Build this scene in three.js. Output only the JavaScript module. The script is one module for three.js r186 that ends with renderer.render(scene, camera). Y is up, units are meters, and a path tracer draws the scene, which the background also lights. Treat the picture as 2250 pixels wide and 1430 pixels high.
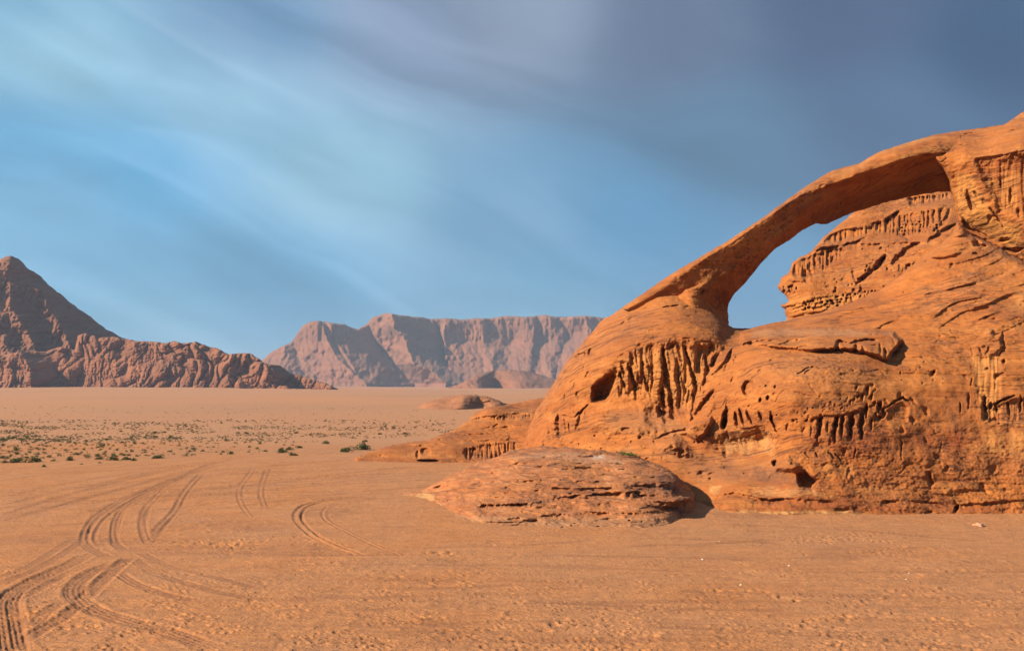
import * as THREE from 'three';

// ------------------------------------------------------------------ camera, sky, sun, exposure
const W0 = 2250, H0 = 1430, F = 2208, HORIZON = 846, EYE = 4;
const scene = new THREE.Scene();
const camera = new THREE.PerspectiveCamera(2 * Math.atan(H0 / 2 / F) * 180 / Math.PI, W0 / H0, 0.5, 20000);
const TILT = Math.atan((HORIZON - H0 / 2) / F), CT = Math.cos(TILT), ST = Math.sin(TILT);
camera.position.set(0, EYE, 0);
camera.rotation.x = TILT;
const SUN_SIDE = 74 * Math.PI / 180, SUN_UP = 31 * Math.PI / 180;
const sunDir = new THREE.Vector3(-Math.cos(SUN_UP) * Math.sin(SUN_SIDE), Math.sin(SUN_UP), Math.cos(SUN_UP) * Math.cos(SUN_SIDE));
const sun = new THREE.DirectionalLight(new THREE.Color().setRGB(1, 0.82, 0.6), 5);
sun.name = 'sun';
sun.position.copy(sunDir).multiplyScalar(300);
sun.castShadow = true;
Object.assign(sun.shadow.camera, { left: -120, right: 120, top: 120, bottom: -120, near: 1, far: 900 });
sun.shadow.mapSize.set(4096, 4096);
sun.shadow.radius = 1;
scene.add(sun, sun.target);
const EXPOSURE = 2.04;

// ------------------------------------------------------------------ noise
function mulberry(a) { return () => { a = (a + 0x6d2b79f5) | 0; let t = Math.imul(a ^ (a >>> 15), 1 | a); t = (t + Math.imul(t ^ (t >>> 7), 61 | t)) ^ t; return ((t ^ (t >>> 14)) >>> 0) / 4294967296; }; }
const PERM = new Uint8Array(512), GX = new Float32Array(256), GY = new Float32Array(256), GZ = new Float32Array(256);
{
  const r = mulberry(7), p = [...Array(256).keys()];
  for (let i = 255; i > 0; i--) { const j = Math.floor(r() * (i + 1)); [p[i], p[j]] = [p[j], p[i]]; }
  for (let i = 0; i < 512; i++) PERM[i] = p[i & 255];
  for (let i = 0; i < 256; i++) { const z = r() * 2 - 1, a = r() * 6.2831853, q = Math.sqrt(1 - z * z); GX[i] = q * Math.cos(a); GY[i] = q * Math.sin(a); GZ[i] = z; }
}
const fade = (t) => t * t * t * (t * (t * 6 - 15) + 10);
function n3(x, y, z) {
  const fx = Math.floor(x), fy = Math.floor(y), fz = Math.floor(z), X = fx & 255, Y = fy & 255, Z = fz & 255;
  x -= fx; y -= fy; z -= fz;
  const u = fade(x), v = fade(y), w = fade(z);
  const A = PERM[X] + Y, B = PERM[X + 1] + Y, AA = PERM[A & 255] + Z, AB = PERM[(A + 1) & 255] + Z, BA = PERM[B & 255] + Z, BB = PERM[(B + 1) & 255] + Z;
  const g = (h, a, b, c) => GX[h] * a + GY[h] * b + GZ[h] * c;
  const l = (a, b, t) => a + (b - a) * t;
  return 1.5 * l(l(l(g(PERM[AA & 255], x, y, z), g(PERM[BA & 255], x - 1, y, z), u), l(g(PERM[AB & 255], x, y - 1, z), g(PERM[BB & 255], x - 1, y - 1, z), u), v),
    l(l(g(PERM[(AA + 1) & 255], x, y, z - 1), g(PERM[(BA + 1) & 255], x - 1, y, z - 1), u), l(g(PERM[(AB + 1) & 255], x, y - 1, z - 1), g(PERM[(BB + 1) & 255], x - 1, y - 1, z - 1), u), v), w);
}
function fbm(x, y, z, o = 4) { let s = 0, a = 0.55; for (let i = 0; i < o; i++) { s += a * n3(x, y, z); x = x * 2.03 + 17.1; y = y * 2.03 + 5.3; z = z * 2.03 + 9.7; a *= 0.5; } return s; }
function ridged(x, y, z, o = 3) { let s = 0, a = 0.5; for (let i = 0; i < o; i++) { s += a * (1 - 2 * Math.abs(n3(x, y, z))); x = x * 2.1 + 3.1; y = y * 2.1 + 7.7; z = z * 2.1 + 1.3; a *= 0.5; } return s; }
const cellHash = (i, j, k) => { let h = Math.imul(i, 374761393) ^ Math.imul(j, 668265263) ^ Math.imul(k, 2147483647); h = Math.imul(h ^ (h >>> 13), 1274126177); return ((h ^ (h >>> 16)) >>> 0) / 4294967296; };
// rounded lumps: 1 in the middle of a cell, 0 along the cracks between cells
function lumps(x, y, seed = 1) {
  const ix = Math.floor(x), iy = Math.floor(y); let a = 9, b = 9, id = 0;
  for (let j = -1; j <= 1; j++) for (let i = -1; i <= 1; i++) {
    const cx = ix + i, cy = iy + j, dx = cx + 0.15 + 0.7 * cellHash(cx, cy, seed) - x, dy = cy + 0.15 + 0.7 * cellHash(cx, cy, seed + 31) - y, d = Math.sqrt(dx * dx + dy * dy);
    if (d < a) { b = a; a = d; id = cellHash(cx, cy, seed + 77); } else if (d < b) b = d;
  }
  return [Math.min(1, (b - a) * 1.6), id];
}
const clamp = (x, a = 0, b = 1) => (x < a ? a : x > b ? b : x);
const ss = (a, b, x) => { const t = clamp((x - a) / (b - a)); return t * t * (3 - 2 * t); };
const mix = (a, b, t) => a + (b - a) * t;
const mix3 = (a, b, t) => [a[0] + (b[0] - a[0]) * t, a[1] + (b[1] - a[1]) * t, a[2] + (b[2] - a[2]) * t];
const lin = (r, g, b) => [r, g, b].map((v) => { v /= 255; return v <= 0.04045 ? v / 12.92 : ((v + 0.055) / 1.055) ** 2.4; });

// smooth surface through scattered points (thin plate)
function plate(points, soft = 0) {
  const n = points.length, m = n + 3, S = 300, A = Array.from({ length: m }, () => new Float64Array(m + 1));
  const k = (d2) => (d2 < 1e-9 ? 0 : d2 * Math.log(d2) * 0.5);
  for (let i = 0; i < n; i++) {
    const [xi, yi, v] = points[i];
    for (let j = 0; j < n; j++) { const dx = (xi - points[j][0]) / S, dy = (yi - points[j][1]) / S; A[i][j] = k(dx * dx + dy * dy); }
    A[i][i] += soft;
    A[i][n] = A[n][i] = 1; A[i][n + 1] = A[n + 1][i] = xi / S; A[i][n + 2] = A[n + 2][i] = yi / S; A[i][m] = v;
  }
  for (let c = 0; c < m; c++) {
    let p = c; for (let r = c + 1; r < m; r++) if (Math.abs(A[r][c]) > Math.abs(A[p][c])) p = r;
    [A[c], A[p]] = [A[p], A[c]];
    for (let r = 0; r < m; r++) if (r !== c) { const f = A[r][c] / A[c][c]; if (f) for (let q = c; q <= m; q++) A[r][q] -= f * A[c][q]; }
  }
  const w = A.map((row, i) => row[m] / row[i]);
  return (x, y) => { let s = w[n] + (w[n + 1] * x + w[n + 2] * y) / S; for (let i = 0; i < n; i++) { const dx = (x - points[i][0]) / S, dy = (y - points[i][1]) / S; s += w[i] * k(dx * dx + dy * dy); } return s; };
}

// ------------------------------------------------------------------ sky (air and thin cloud only)
{
  const SW = 3072, SH = 1536, data = new Float32Array(SW * SH * 4);
  // tones of air and veil by bearing (degrees, right positive) and elevation, widely blended
  const T = [[-27, 20, 120, 168, 198], [-25, 16.5, 146, 188, 212], [-26, 12.5, 112, 172, 212], [-17, 15, 142, 184, 210], [-15, 20, 110, 146, 180], [-6, 20, 130, 150, 178], [0, 20.5, 134, 150, 174], [9, 19, 98, 115, 142], [19, 19, 80, 99, 130],
    [26, 17, 64, 90, 122], [12, 13.5, 94, 128, 158], [21, 14.5, 84, 110, 142], [1, 10, 108, 152, 186], [-10, 11.5, 140, 182, 206], [-20, 11.5, 104, 168, 210], [-25, 9, 120, 172, 206], [-13, 6, 110, 164, 200], [2, 5, 108, 158, 190], [13, 5, 98, 146, 182],
    [7, 9, 94, 146, 186], [-20, 2, 122, 174, 204], [0, 1, 116, 164, 192], [18, 2, 100, 144, 178], [26, 9, 74, 104, 138], [-60, 15, 132, 176, 204], [60, 15, 76, 104, 138], [0, 50, 112, 132, 162], [-70, 50, 118, 150, 184], [70, 50, 82, 104, 138], [180, 20, 118, 156, 188], [120, 15, 92, 128, 164], [-120, 15, 132, 174, 202], [180, 60, 108, 138, 172]]
    .map(([a, e, r, g, b]) => [a, e, ...lin(r, g, b)]);
  const coarse = (az, el) => {
    let r = 0, g = 0, b = 0, w = 0;
    for (const t of T) { let da = Math.abs(az - t[0]); if (da > 180) da = 360 - da; const d = (da * da + (el - t[1]) ** 2 * 2.2 + 6), q = 1 / (d * d); r += q * t[2]; g += q * t[3]; b += q * t[4]; w += q; }
    return [r / w, g / w, b / w];
  };
  const gw = 361, gh = 91, grid = [];
  for (let j = 0; j < gh; j++) for (let i = 0; i < gw; i++) grid.push(coarse(i - 180, j));
  for (let row = 0; row < SH; row++) {
    const el = ((row + 0.5) / SH - 0.5) * 180, e = Math.max(0, el);
    for (let col = 0; col < SW; col++) {
      let az = ((col + 0.5) / SW - 0.5) * 360 + 90; if (az > 180) az -= 360;
      const o = (row * SW + col) * 4;
      if (el < -1) { data[o] = 0.42; data[o + 1] = 0.25; data[o + 2] = 0.14; data[o + 3] = 1; continue; }
      const gx = az + 180, i = Math.min(gw - 2, Math.floor(gx)), j = Math.min(gh - 2, Math.floor(e)), fx = gx - i, fy = e - j;
      const a = grid[j * gw + i], b = grid[j * gw + i + 1], c = grid[(j + 1) * gw + i], d = grid[(j + 1) * gw + i + 1];
      // veil: streaks that sink to the right, stretched towards the horizon
      const bx = 7 * fbm(az * 0.035, e * 0.06, 5.1, 3), by = 4 * fbm(az * 0.045 + 7, e * 0.08, 9.1, 3), sx = az * 0.9 + e * 1.1 + bx, sy = e * 1.0 + az * 0.33 + by;
      const wx = fbm(sx * 0.05, sy * 0.09, 3.3, 3) * 2.4;
      const st = fbm(sx * 0.075 + wx * 0.3, sy * 0.2 + wx, 1.7, 6), fl = fbm(az * 0.08 + wx * 0.2, e * 0.42 + wx * 0.4, 8.1, 5), left = ss(32, -22, az) ;
      const soft = fbm(az * 0.1 + 40, e * 0.14 + 3, 2.2, 5);
      let v = 0.56 * (1 + (0.05 + 0.3 * left) * st + 0.12 * left * fl * ss(16, 4, e) + 0.13 * soft + (0.015 + 0.06 * left) * fbm(sx * 0.22, sy * 0.8 + wx, 6.6, 5));
      const w = clamp(st * 0.9 + soft * 0.4, 0, 1) * 0.4 * left;
      const q = [0, 1, 2].map((k) => mix(mix(a[k], b[k], fx), mix(c[k], d[k], fx), fy) * v), lum = q[0] * 0.25 + q[1] * 0.5 + q[2] * 0.35;
      data[o] = mix(q[0], lum * 0.92, w); data[o + 1] = mix(q[1], lum * 1.06, w); data[o + 2] = mix(q[2], lum * 1.25, w); data[o + 3] = 1;
    }
  }
  const t = new THREE.DataTexture(data, SW, SH, THREE.RGBAFormat, THREE.FloatType);
  t.mapping = THREE.EquirectangularReflectionMapping; t.magFilter = t.minFilter = THREE.LinearFilter; t.needsUpdate = true;
  scene.background = t; scene.environment = t;
}
scene.fog = new THREE.FogExp2(new THREE.Color().setRGB(0.5, 0.66, 0.9), 0.000135);

// ------------------------------------------------------------------ surveying helpers: a sighting (photo x, y) and a distance give a place
const sight = (x, y, d) => { const cx = (x - W0 / 2) / F, cy = (H0 / 2 - y) / F, k = d / (CT - cy * ST); return [cx * k, EYE + (cy * CT + ST) * k, -d]; };
const unsight = (x, y, z) => { const dy = y - EYE, f = -z * CT + dy * ST, u = dy * CT + z * ST; return [W0 / 2 + F * x / f, H0 / 2 - F * u / f]; };
// slow shape of the desert floor: level, a faint swell 45 m out, then a shallow basin
function swell(x, z) {
  const d = -z;
  let h = 0.6 * ss(27, 46, d) - 1.2 * ss(46, 95, d);
  h += 0.1 * fbm(x * 0.06, 0, z * 0.06, 3) * ss(10, 30, d) * ss(4000, 60, d);
  h += 0.5 * fbm(x * 0.01, 4, z * 0.008, 3) * ss(90, 260, d);
  h += (3.2 * Math.exp(-(((x + 290) / 130) ** 2)) + 1.6 * fbm(x * 0.006 + 3, 8, z * 0.004, 3)) * ss(420, 760, d) * ss(2600, 900, d);
  return h;
}
function onGround(px, py) { let d = 40; for (let i = 0; i < 60; i++) { const p = sight(px, py, d), q = EYE - swell(p[0], p[2]), slope = (EYE - p[1]) / d; d = mix(d, q / Math.max(slope, 1e-4), 0.7); } const p = sight(px, py, d); return [p[0], swell(p[0], p[2]), p[2]]; }

const numbered = (() => { const n = new Map(); return (name) => { const c = n.get(name) || 0; n.set(name, c + 1); return c ? name + '_' + String(c).padStart(3, '0') : name; }; })();
function thing(name, label, category, group) { const g = new THREE.Group(); g.name = numbered(name); g.userData = { label, category }; if (group) g.userData.group = group; scene.add(g); return g; }
function meshOf(name, geo, mat, parent) { const m = new THREE.Mesh(geo, mat); m.name = name; m.castShadow = m.receiveShadow = true; parent.add(m); return m; }
function structure(name, label, geo, mat) { const m = meshOf(numbered(name), geo, mat, scene); m.userData = { kind: 'structure', label }; return m; }

// ------------------------------------------------------------------ relief: a body whose face is given by distance over the sightings of its outline
class Relief {
  constructor({ x0, x1, y0, y1, step, outline, points, soft = 0, depth, wobble = 2, wobbleSize = 22, fine0 = x0, fine1 = x1 }) {
    const cols = []; for (let x = x0; x < x1 + step; x += x < fine0 || x > fine1 ? step * 4 : step) cols.push(x);
    Object.assign(this, { x0, y0, step, cols, w: cols.length, h: Math.round((y1 - y0) / step) + 1 });
    const N = this.w * this.h;
    this.D = new Float32Array(N); this.S = new Float32Array(N); this.X = new Float32Array(N); this.Y = new Float32Array(N); this.C = new Float32Array(N * 3); this.outline = outline;
    if (points) {
      const f = plate(points, soft), q = 8, gw = Math.ceil((x1 - x0) / q) + 4, gh = Math.ceil((y1 - y0) / q) + 4, g = new Float32Array(gw * gh);
      for (let j = 0; j < gh; j++) for (let i = 0; i < gw; i++) g[j * gw + i] = f(x0 + (i - 1) * q, y0 + (j - 1) * q);
      const cr = (a, b, c, d, t) => b + 0.5 * t * (c - a + t * (2 * a - 5 * b + 4 * c - d + t * (3 * (b - c) + d - a)));
      this.each((x, y, n) => {
        const u = (x - x0) / q + 1, v = (y - y0) / q + 1, i = Math.min(gw - 3, Math.floor(u)), j = Math.min(gh - 3, Math.floor(v)), r = [];
        for (let k = -1; k < 3; k++) { const o = clamp(j + k, 0, gh - 1) * gw + i; r.push(cr(g[o - 1] ?? g[o], g[o], g[o + 1], g[o + 2], u - i)); }
        this.D[n] = cr(r[0], r[1], r[2], r[3], v - j);
      });
    }
    if (depth) this.each((x, y, n) => { this.D[n] = depth(x, y, this.D[n]); });
    this.each((x, y, n) => { this.S[n] = this.inside(x, y) + wobble * fbm(x / wobbleSize, y / wobbleSize, 4.4, 4); this.X[n] = x; this.Y[n] = y; });
  }
  each(f, bx0 = -1e9, by0 = -1e9, bx1 = 1e9, by1 = 1e9) {
    let i0 = 0, i1 = this.w - 1; if (bx0 > -1e8) { while (i0 < this.w && this.cols[i0] < bx0 - this.step) i0++; while (i1 >= 0 && this.cols[i1] > bx1 + this.step) i1--; } const j0 = clamp(Math.floor((by0 - this.y0) / this.step), 0, this.h), j1 = clamp(Math.ceil((by1 - this.y0) / this.step), -1, this.h - 1);
    for (let j = j0; j <= j1; j++) for (let i = i0; i <= i1; i++) f(this.cols[i], this.y0 + j * this.step, j * this.w + i);
  }
  inside(x, y) { return polyDist(this.outline, x, y); }
  // groove along a line: half width w0 at the start to w1 at the end, deepest in the middle
  groove(line, w0, w1, depth, rough = 0.6) {
    const [bx0, by0, bx1, by1] = box(line), up = by1 - by0 > bx1 - bx0, w = Math.max(w0, w1) * 2.2, flip = line[0][1] > line[line.length - 1][1];
    this.each((x, y, n) => {
      const [d, t] = lineDist(line, x + 4 * rough * n3(x / 14, y / 14, 1.1), y + 3 * rough * n3(x / 14, y / 14, 7.1));
      const ww = 1.35 * mix(w0, w1, t) * (0.35 + 0.65 * Math.sqrt(Math.max(0, Math.sin(Math.PI * clamp(t * 0.94 + 0.03))))) * (1 + rough * n3(x / 9, y / 9, 3.2));
      if (d < ww) { const q = 1 - (d / ww) ** 2, a = flip ? 1 - t : t; this.D[n] += depth * 0.92 * q * q * (up ? Math.min(1, 0.3 + a * 4) * Math.min(1, 1.35 * Math.sqrt(1.02 - a)) : 0.5 + 0.5 * Math.min(1, Math.sin(Math.PI * t) * 2.2)); }
    }, bx0 - w, by0 - w, bx1 + w, by1 + w);
  }
  pit(cx, cy, rx, ry, turn, depth, soft = 0.45) {
    const c = Math.cos(turn), s = Math.sin(turn), m = Math.max(rx, ry) * 1.4;
    this.each((x, y, n) => {
      const dx = x - cx, dy = y - cy, r = Math.hypot((dx * c + dy * s) / rx, (dy * c - dx * s) / ry) * (1 + 0.22 * n3(x / rx * 0.8, y / ry * 0.8, cx));
      if (r < 1) this.D[n] += depth * ss(1, 1 - soft, r);
    }, cx - m, cy - m, cx + m, cy + m);
  }
  // region carved back (depth > 0) or standing proud (depth < 0)
  poly(pts, depth, edge, rough = 3, fn) {
    const [bx0, by0, bx1, by1] = box(pts);
    this.each((x, y, n) => {
      const d = polyDist(pts, x, y) + rough * fbm(x / 16, y / 16, 9.9, 3) ;
      if (d > 0) { const k = ss(0, edge, d); this.D[n] += depth * k; if (fn) this.D[n] += fn(x, y, k, d); }
    }, bx0 - 4, by0 - 4, bx1 + 4, by1 + 4);
  }
  // undercut below a line: full depth right under it, easing out over fadePx
  ledge(line, depth, fadePx, lip = 0.35) {
    const [bx0, by0, bx1, by1] = box(line), a = line[0][0], b = line[line.length - 1][0];
    this.each((x, y, n) => {
      let k = 0; while (k < line.length - 2 && x > line[k + 1][0]) k++;
      const t = clamp((x - line[k][0]) / (line[k + 1][0] - line[k][0] || 1)), ly = mix(line[k][1], line[k + 1][1], t) + 2.2 * n3(x / 11, 0.5, ly0(line)) + 1.2 * n3(x / 4, 3.5, 1);
      const e = ss(a, a + Math.min(30, (b - a) * 0.3), x) * ss(b, b - Math.min(30, (b - a) * 0.3), x) * clamp(0.55 + 0.9 * n3(x / 31, 1, ly0(line)) + 0.5 * n3(x / 9, 2, ly0(line)), 0, 1.2), d = y - ly;
      if (d > 0) this.D[n] += depth * e * ss(0, 3.5, d) * (1 - ss(0, fadePx * (1 + 0.6 * n3(x / 17, 7, 1)), d)); else if (d > -10) this.D[n] -= depth * lip * e * ss(-10, 0, d);
    }, a, by0 - 14, b, by1 + fadePx);
  }
  tint(pts, tone, strength, edge = 14, rough = 14, grain = 0.6) {
    const color = tone.map((v) => v * 1.25);
    const [bx0, by0, bx1, by1] = box(pts);
    this.each((x, y, n) => {
      const d = polyDist(pts, x, y) + rough * fbm(x / 30, y / 18, 6.1, 4);
      if (d <= 0) return;
      const k = strength * ss(0, edge, d) * clamp(1 - grain + grain * (0.75 + 1.6 * fbm(x / 9, y / 7, 2.9, 4)));
      for (let c = 0; c < 3; c++) this.C[n * 3 + c] = mix(this.C[n * 3 + c], color[c], k);
    }, bx0 - 20, by0 - 20, bx1 + 20, by1 + 20);
  }
  streaks(pts, tone, strength, period = 9, edge = 20) {   // stains that ran down the face
    const color = tone.map((v) => v * 1.25);
    const [bx0, by0, bx1, by1] = box(pts);
    this.each((x, y, n) => {
      const d = polyDist(pts, x, y); if (d <= 0) return;
      const k = strength * ss(0, edge, d) * clamp(0.15 + 1.7 * fbm(x / period, y / (period * 9), 5.5, 4) + 0.3 * n3(x / 4, y / 6, 2));
      for (let c = 0; c < 3; c++) this.C[n * 3 + c] = mix(this.C[n * 3 + c], color[c], k);
    }, bx0, by0, bx1, by1);
  }
  paint(f) { this.each((x, y, n) => { const p = sight(x, y, this.D[n]), c = f(p[0], p[1], p[2], x, y); this.C[n * 3] = c[0]; this.C[n * 3 + 1] = c[1]; this.C[n * 3 + 2] = c[2]; }); }
  rough(f) { this.each((x, y, n) => { const p = sight(x, y, this.D[n]); this.D[n] -= f(p[0], p[1], p[2], x, y); }); }
  roll(px, metres) { for (let n = 0; n < this.D.length; n++) { const d = clamp(this.S[n] / px); this.D[n] += metres * (1 - Math.sqrt(1 - (1 - d) ** 2)); } }
  geometry(thick = 3) {
    const { w, h, step, S, D, X, Y, C } = this, tol = 0.8 * step, id = new Int32Array(w * h).fill(-1), pos = [], col = [], index = [];
    const grad = (n) => [(S[n + 1] ?? S[n]) - (S[n - 1] ?? S[n]), (S[n + w] ?? S[n]) - (S[n - w] ?? S[n])];
    for (let n = 0; n < w * h; n++) if (S[n] > -tol) {
      let x = X[n], y = Y[n];
      if (S[n] < tol) { const [a, b] = grad(n), l = Math.hypot(a, b) || 1; x -= S[n] * a / l; y -= S[n] * b / l; }
      id[n] = pos.length / 3; pos.push(...sight(x, y, D[n])); col.push(C[n * 3], C[n * 3 + 1], C[n * 3 + 2]);
    }
    for (let j = 0; j < h - 1; j++) for (let i = 0; i < w - 1; i++) {
      const n = j * w + i, a = id[n], b = id[n + 1], c = id[n + w], d = id[n + w + 1];
      if (a < 0 || b < 0 || c < 0 || d < 0) { const q = [a, b, d, c].filter((v) => v >= 0); if (q.length === 3) index.push(q[0], q[2], q[1]); continue; }
      if ((i + j) & 1) index.push(a, c, b, b, c, d); else index.push(a, c, d, a, d, b);
    }
    // the far side, coarser
    const k = Math.max(4, Math.round(14 / step)), bid = new Map(), back = (i, j) => {
      const n = Math.min(j, h - 1) * w + Math.min(i, w - 1), key = n; if (S[n] < -tol) return -1;
      if (!bid.has(key)) { bid.set(key, pos.length / 3); const e = clamp(S[n] / 60); pos.push(...sight(X[n], Y[n], D[n] + 0.05 * thick + thick * Math.sqrt(1 - (1 - e) ** 2))); col.push(C[n * 3], C[n * 3 + 1], C[n * 3 + 2]); }
      return bid.get(key);
    };
    for (let j = 0; j < h - 1; j += k) for (let i = 0; i < w - 1; i += k) { const a = back(i, j), b = back(i + k, j), c = back(i, j + k), d = back(i + k, j + k); if (a >= 0 && b >= 0 && c >= 0 && d >= 0) index.push(a, b, c, b, d, c); }
    const g = new THREE.BufferGeometry();
    g.setAttribute('position', new THREE.Float32BufferAttribute(pos, 3)); g.setAttribute('color', new THREE.Float32BufferAttribute(col, 3)); g.setIndex(index); g.computeVertexNormals();
    return g;
  }
}
function rockUV(g) { const p = g.attributes.position, uv = new Float32Array(p.count * 2); for (let i = 0; i < p.count; i++) { const x = p.getX(i), y = p.getY(i), z = p.getZ(i), w = 0.25 * fbm(x * 0.2, y * 0.2, z * 0.2, 2); uv[i * 2] = (0.78 * x - 0.62 * z) / 6.5 + w * 0.1; uv[i * 2 + 1] = (y - 0.35 * z + 0.06 * x + w) / 6.5; } g.setAttribute('uv', new THREE.BufferAttribute(uv, 2)); return g; }
const ly0 = (line) => line[0][1] * 0.37;
function box(p) { let a = 1e9, b = 1e9, c = -1e9, d = -1e9; for (const [x, y] of p) { a = Math.min(a, x); b = Math.min(b, y); c = Math.max(c, x); d = Math.max(d, y); } return [a, b, c, d]; }
function polyDist(p, x, y) {   // positive inside
  let m = 1e18, inn = false;
  for (let i = 0, j = p.length - 1; i < p.length; j = i++) {
    const ax = p[j][0], ay = p[j][1], bx = p[i][0], by = p[i][1], ex = bx - ax, ey = by - ay, t = clamp(((x - ax) * ex + (y - ay) * ey) / (ex * ex + ey * ey || 1)), dx = x - ax - t * ex, dy = y - ay - t * ey;
    m = Math.min(m, dx * dx + dy * dy);
    if ((ay > y) !== (by > y) && x < ax + (y - ay) / (by - ay) * ex) inn = !inn;
  }
  return inn ? Math.sqrt(m) : -Math.sqrt(m);
}
function lineDist(p, x, y) {
  let m = 1e18, at = 0; const n = p.length - 1;
  for (let i = 0; i < n; i++) { const ax = p[i][0], ay = p[i][1], ex = p[i + 1][0] - ax, ey = p[i + 1][1] - ay, t = clamp(((x - ax) * ex + (y - ay) * ey) / (ex * ex + ey * ey || 1)), dx = x - ax - t * ex, dy = y - ay - t * ey, d = dx * dx + dy * dy; if (d < m) { m = d; at = (i + t) / n; } }
  return [Math.sqrt(m), at];
}
const frame = (ox, oy, s) => (...p) => p.map(([x, y]) => [ox + x / s, oy + y / s]);   // sketch sheets: enlargements of the photograph
const FA = frame(1150, 600, 2.6), FB = frame(1650, 600, 2.6), FC = frame(1350, 230, 2.5), FE = frame(1680, 380, 3.763), FM = frame(780, 850, 2.616), FL = frame(0, 540, 2.9605), FN = frame(560, 660, 2.848), FG = frame(0, 860, 2.5), FH = frame(0, 1100, 2.25), FK = frame(1150, 1100, 2.045), FW = frame(2000, 230, 3.668);

// ------------------------------------------------------------------ tileable grain textures
function latticeNoise(u, v, pu, pv, seed) {   // repeats after pu, pv cells
  const x = u * pu, y = v * pv, i = Math.floor(x), j = Math.floor(y), a = fade(x - i), b = fade(y - j), i0 = i % pu, j0 = j % pv, i1 = (i0 + 1) % pu, j1 = (j0 + 1) % pv;
  return mix(mix(cellHash(i0, j0, seed), cellHash(i1, j0, seed), a), mix(cellHash(i0, j1, seed), cellHash(i1, j1, seed), a), b) * 2 - 1;
}
function grainTextures(N, f) {   // f(u, v, i, j) -> [tone 0..1, height 0..1]
  const c = new Uint8Array(N * N * 4), h = new Uint8Array(N * N * 4);
  for (let j = 0; j < N; j++) for (let i = 0; i < N; i++) { const [r, g, b, q] = f(i / N, j / N, i, j), o = (j * N + i) * 4; c[o] = clamp(r) * 255; c[o + 1] = clamp(g) * 255; c[o + 2] = clamp(b) * 255; h[o] = h[o + 1] = h[o + 2] = clamp(q) * 255; c[o + 3] = h[o + 3] = 255; }
  return [c, h].map((d) => { const t = new THREE.DataTexture(d, N, N); t.wrapS = t.wrapT = THREE.RepeatWrapping; t.magFilter = THREE.LinearFilter; t.minFilter = THREE.LinearMipmapLinearFilter; t.generateMipmaps = true; t.needsUpdate = true; return t; });
}
const [sandTone, sandHeight] = grainTextures(1024, (u, v, i, j) => {
  const n = latticeNoise(u, v, 16, 24, 1), a = latticeNoise(u, v, 60, 90, 2), b = latticeNoise(u, v, 160, 230, 3), c = latticeNoise(u, v, 380, 420, 4), st = latticeNoise(u, v, 14, 170, 5), peb = latticeNoise(u, v, 210, 300, 6), pat = latticeNoise(u, v, 9, 12, 7);
  let k = 0.8 + 0.05 * n + 0.06 * a + 0.06 * b + 0.06 * c + 0.07 * st - 0.3 * clamp((peb + 0.25 * pat - 0.7) * 4) + 0.12 * clamp((c - 0.72) * 4) ;
  return [k, k * (0.99 + 0.02 * a), k * (0.98 + 0.03 * b), 0.5 + 0.14 * a + 0.15 * b + 0.1 * c + 0.08 * st + 0.16 * clamp((peb + 0.25 * pat - 0.6) * 4)];
});
const [rockTone, rockHeight] = grainTextures(1024, (u, v) => {
  const n = latticeNoise(u, v, 10, 14, 11), a = latticeNoise(u, v, 34, 48, 12), b = latticeNoise(u, v, 90, 130, 13), c = latticeNoise(u, v, 220, 260, 14), bed = latticeNoise(u, v, 6, 90, 15) + 0.6 * latticeNoise(u, v, 12, 190, 16), fl = latticeNoise(u, v, 70, 120, 17), pat = latticeNoise(u, v, 7, 9, 18), crack = Math.abs(latticeNoise(u + 0.012 * a, v, 9, 22, 19) + 0.3 * b * 0.5);
  const dark = clamp((fl + 0.5 * pat - 0.5) * 3.2), cr = clamp(1 - crack * 26) * clamp(pat * 2);
  const k = 0.8 + 0.05 * n + 0.06 * a + 0.07 * b + 0.06 * c + 0.035 * bed - 0.34 * dark - 0.2 * cr;
  return [k, k * (1 - 0.06 * dark + 0.03 * bed), k * (1 - 0.05 * dark + 0.05 * bed), 0.5 + 0.14 * a + 0.13 * b + 0.09 * c + 0.06 * bed - 0.25 * dark - 0.3 * cr];
});

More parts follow.
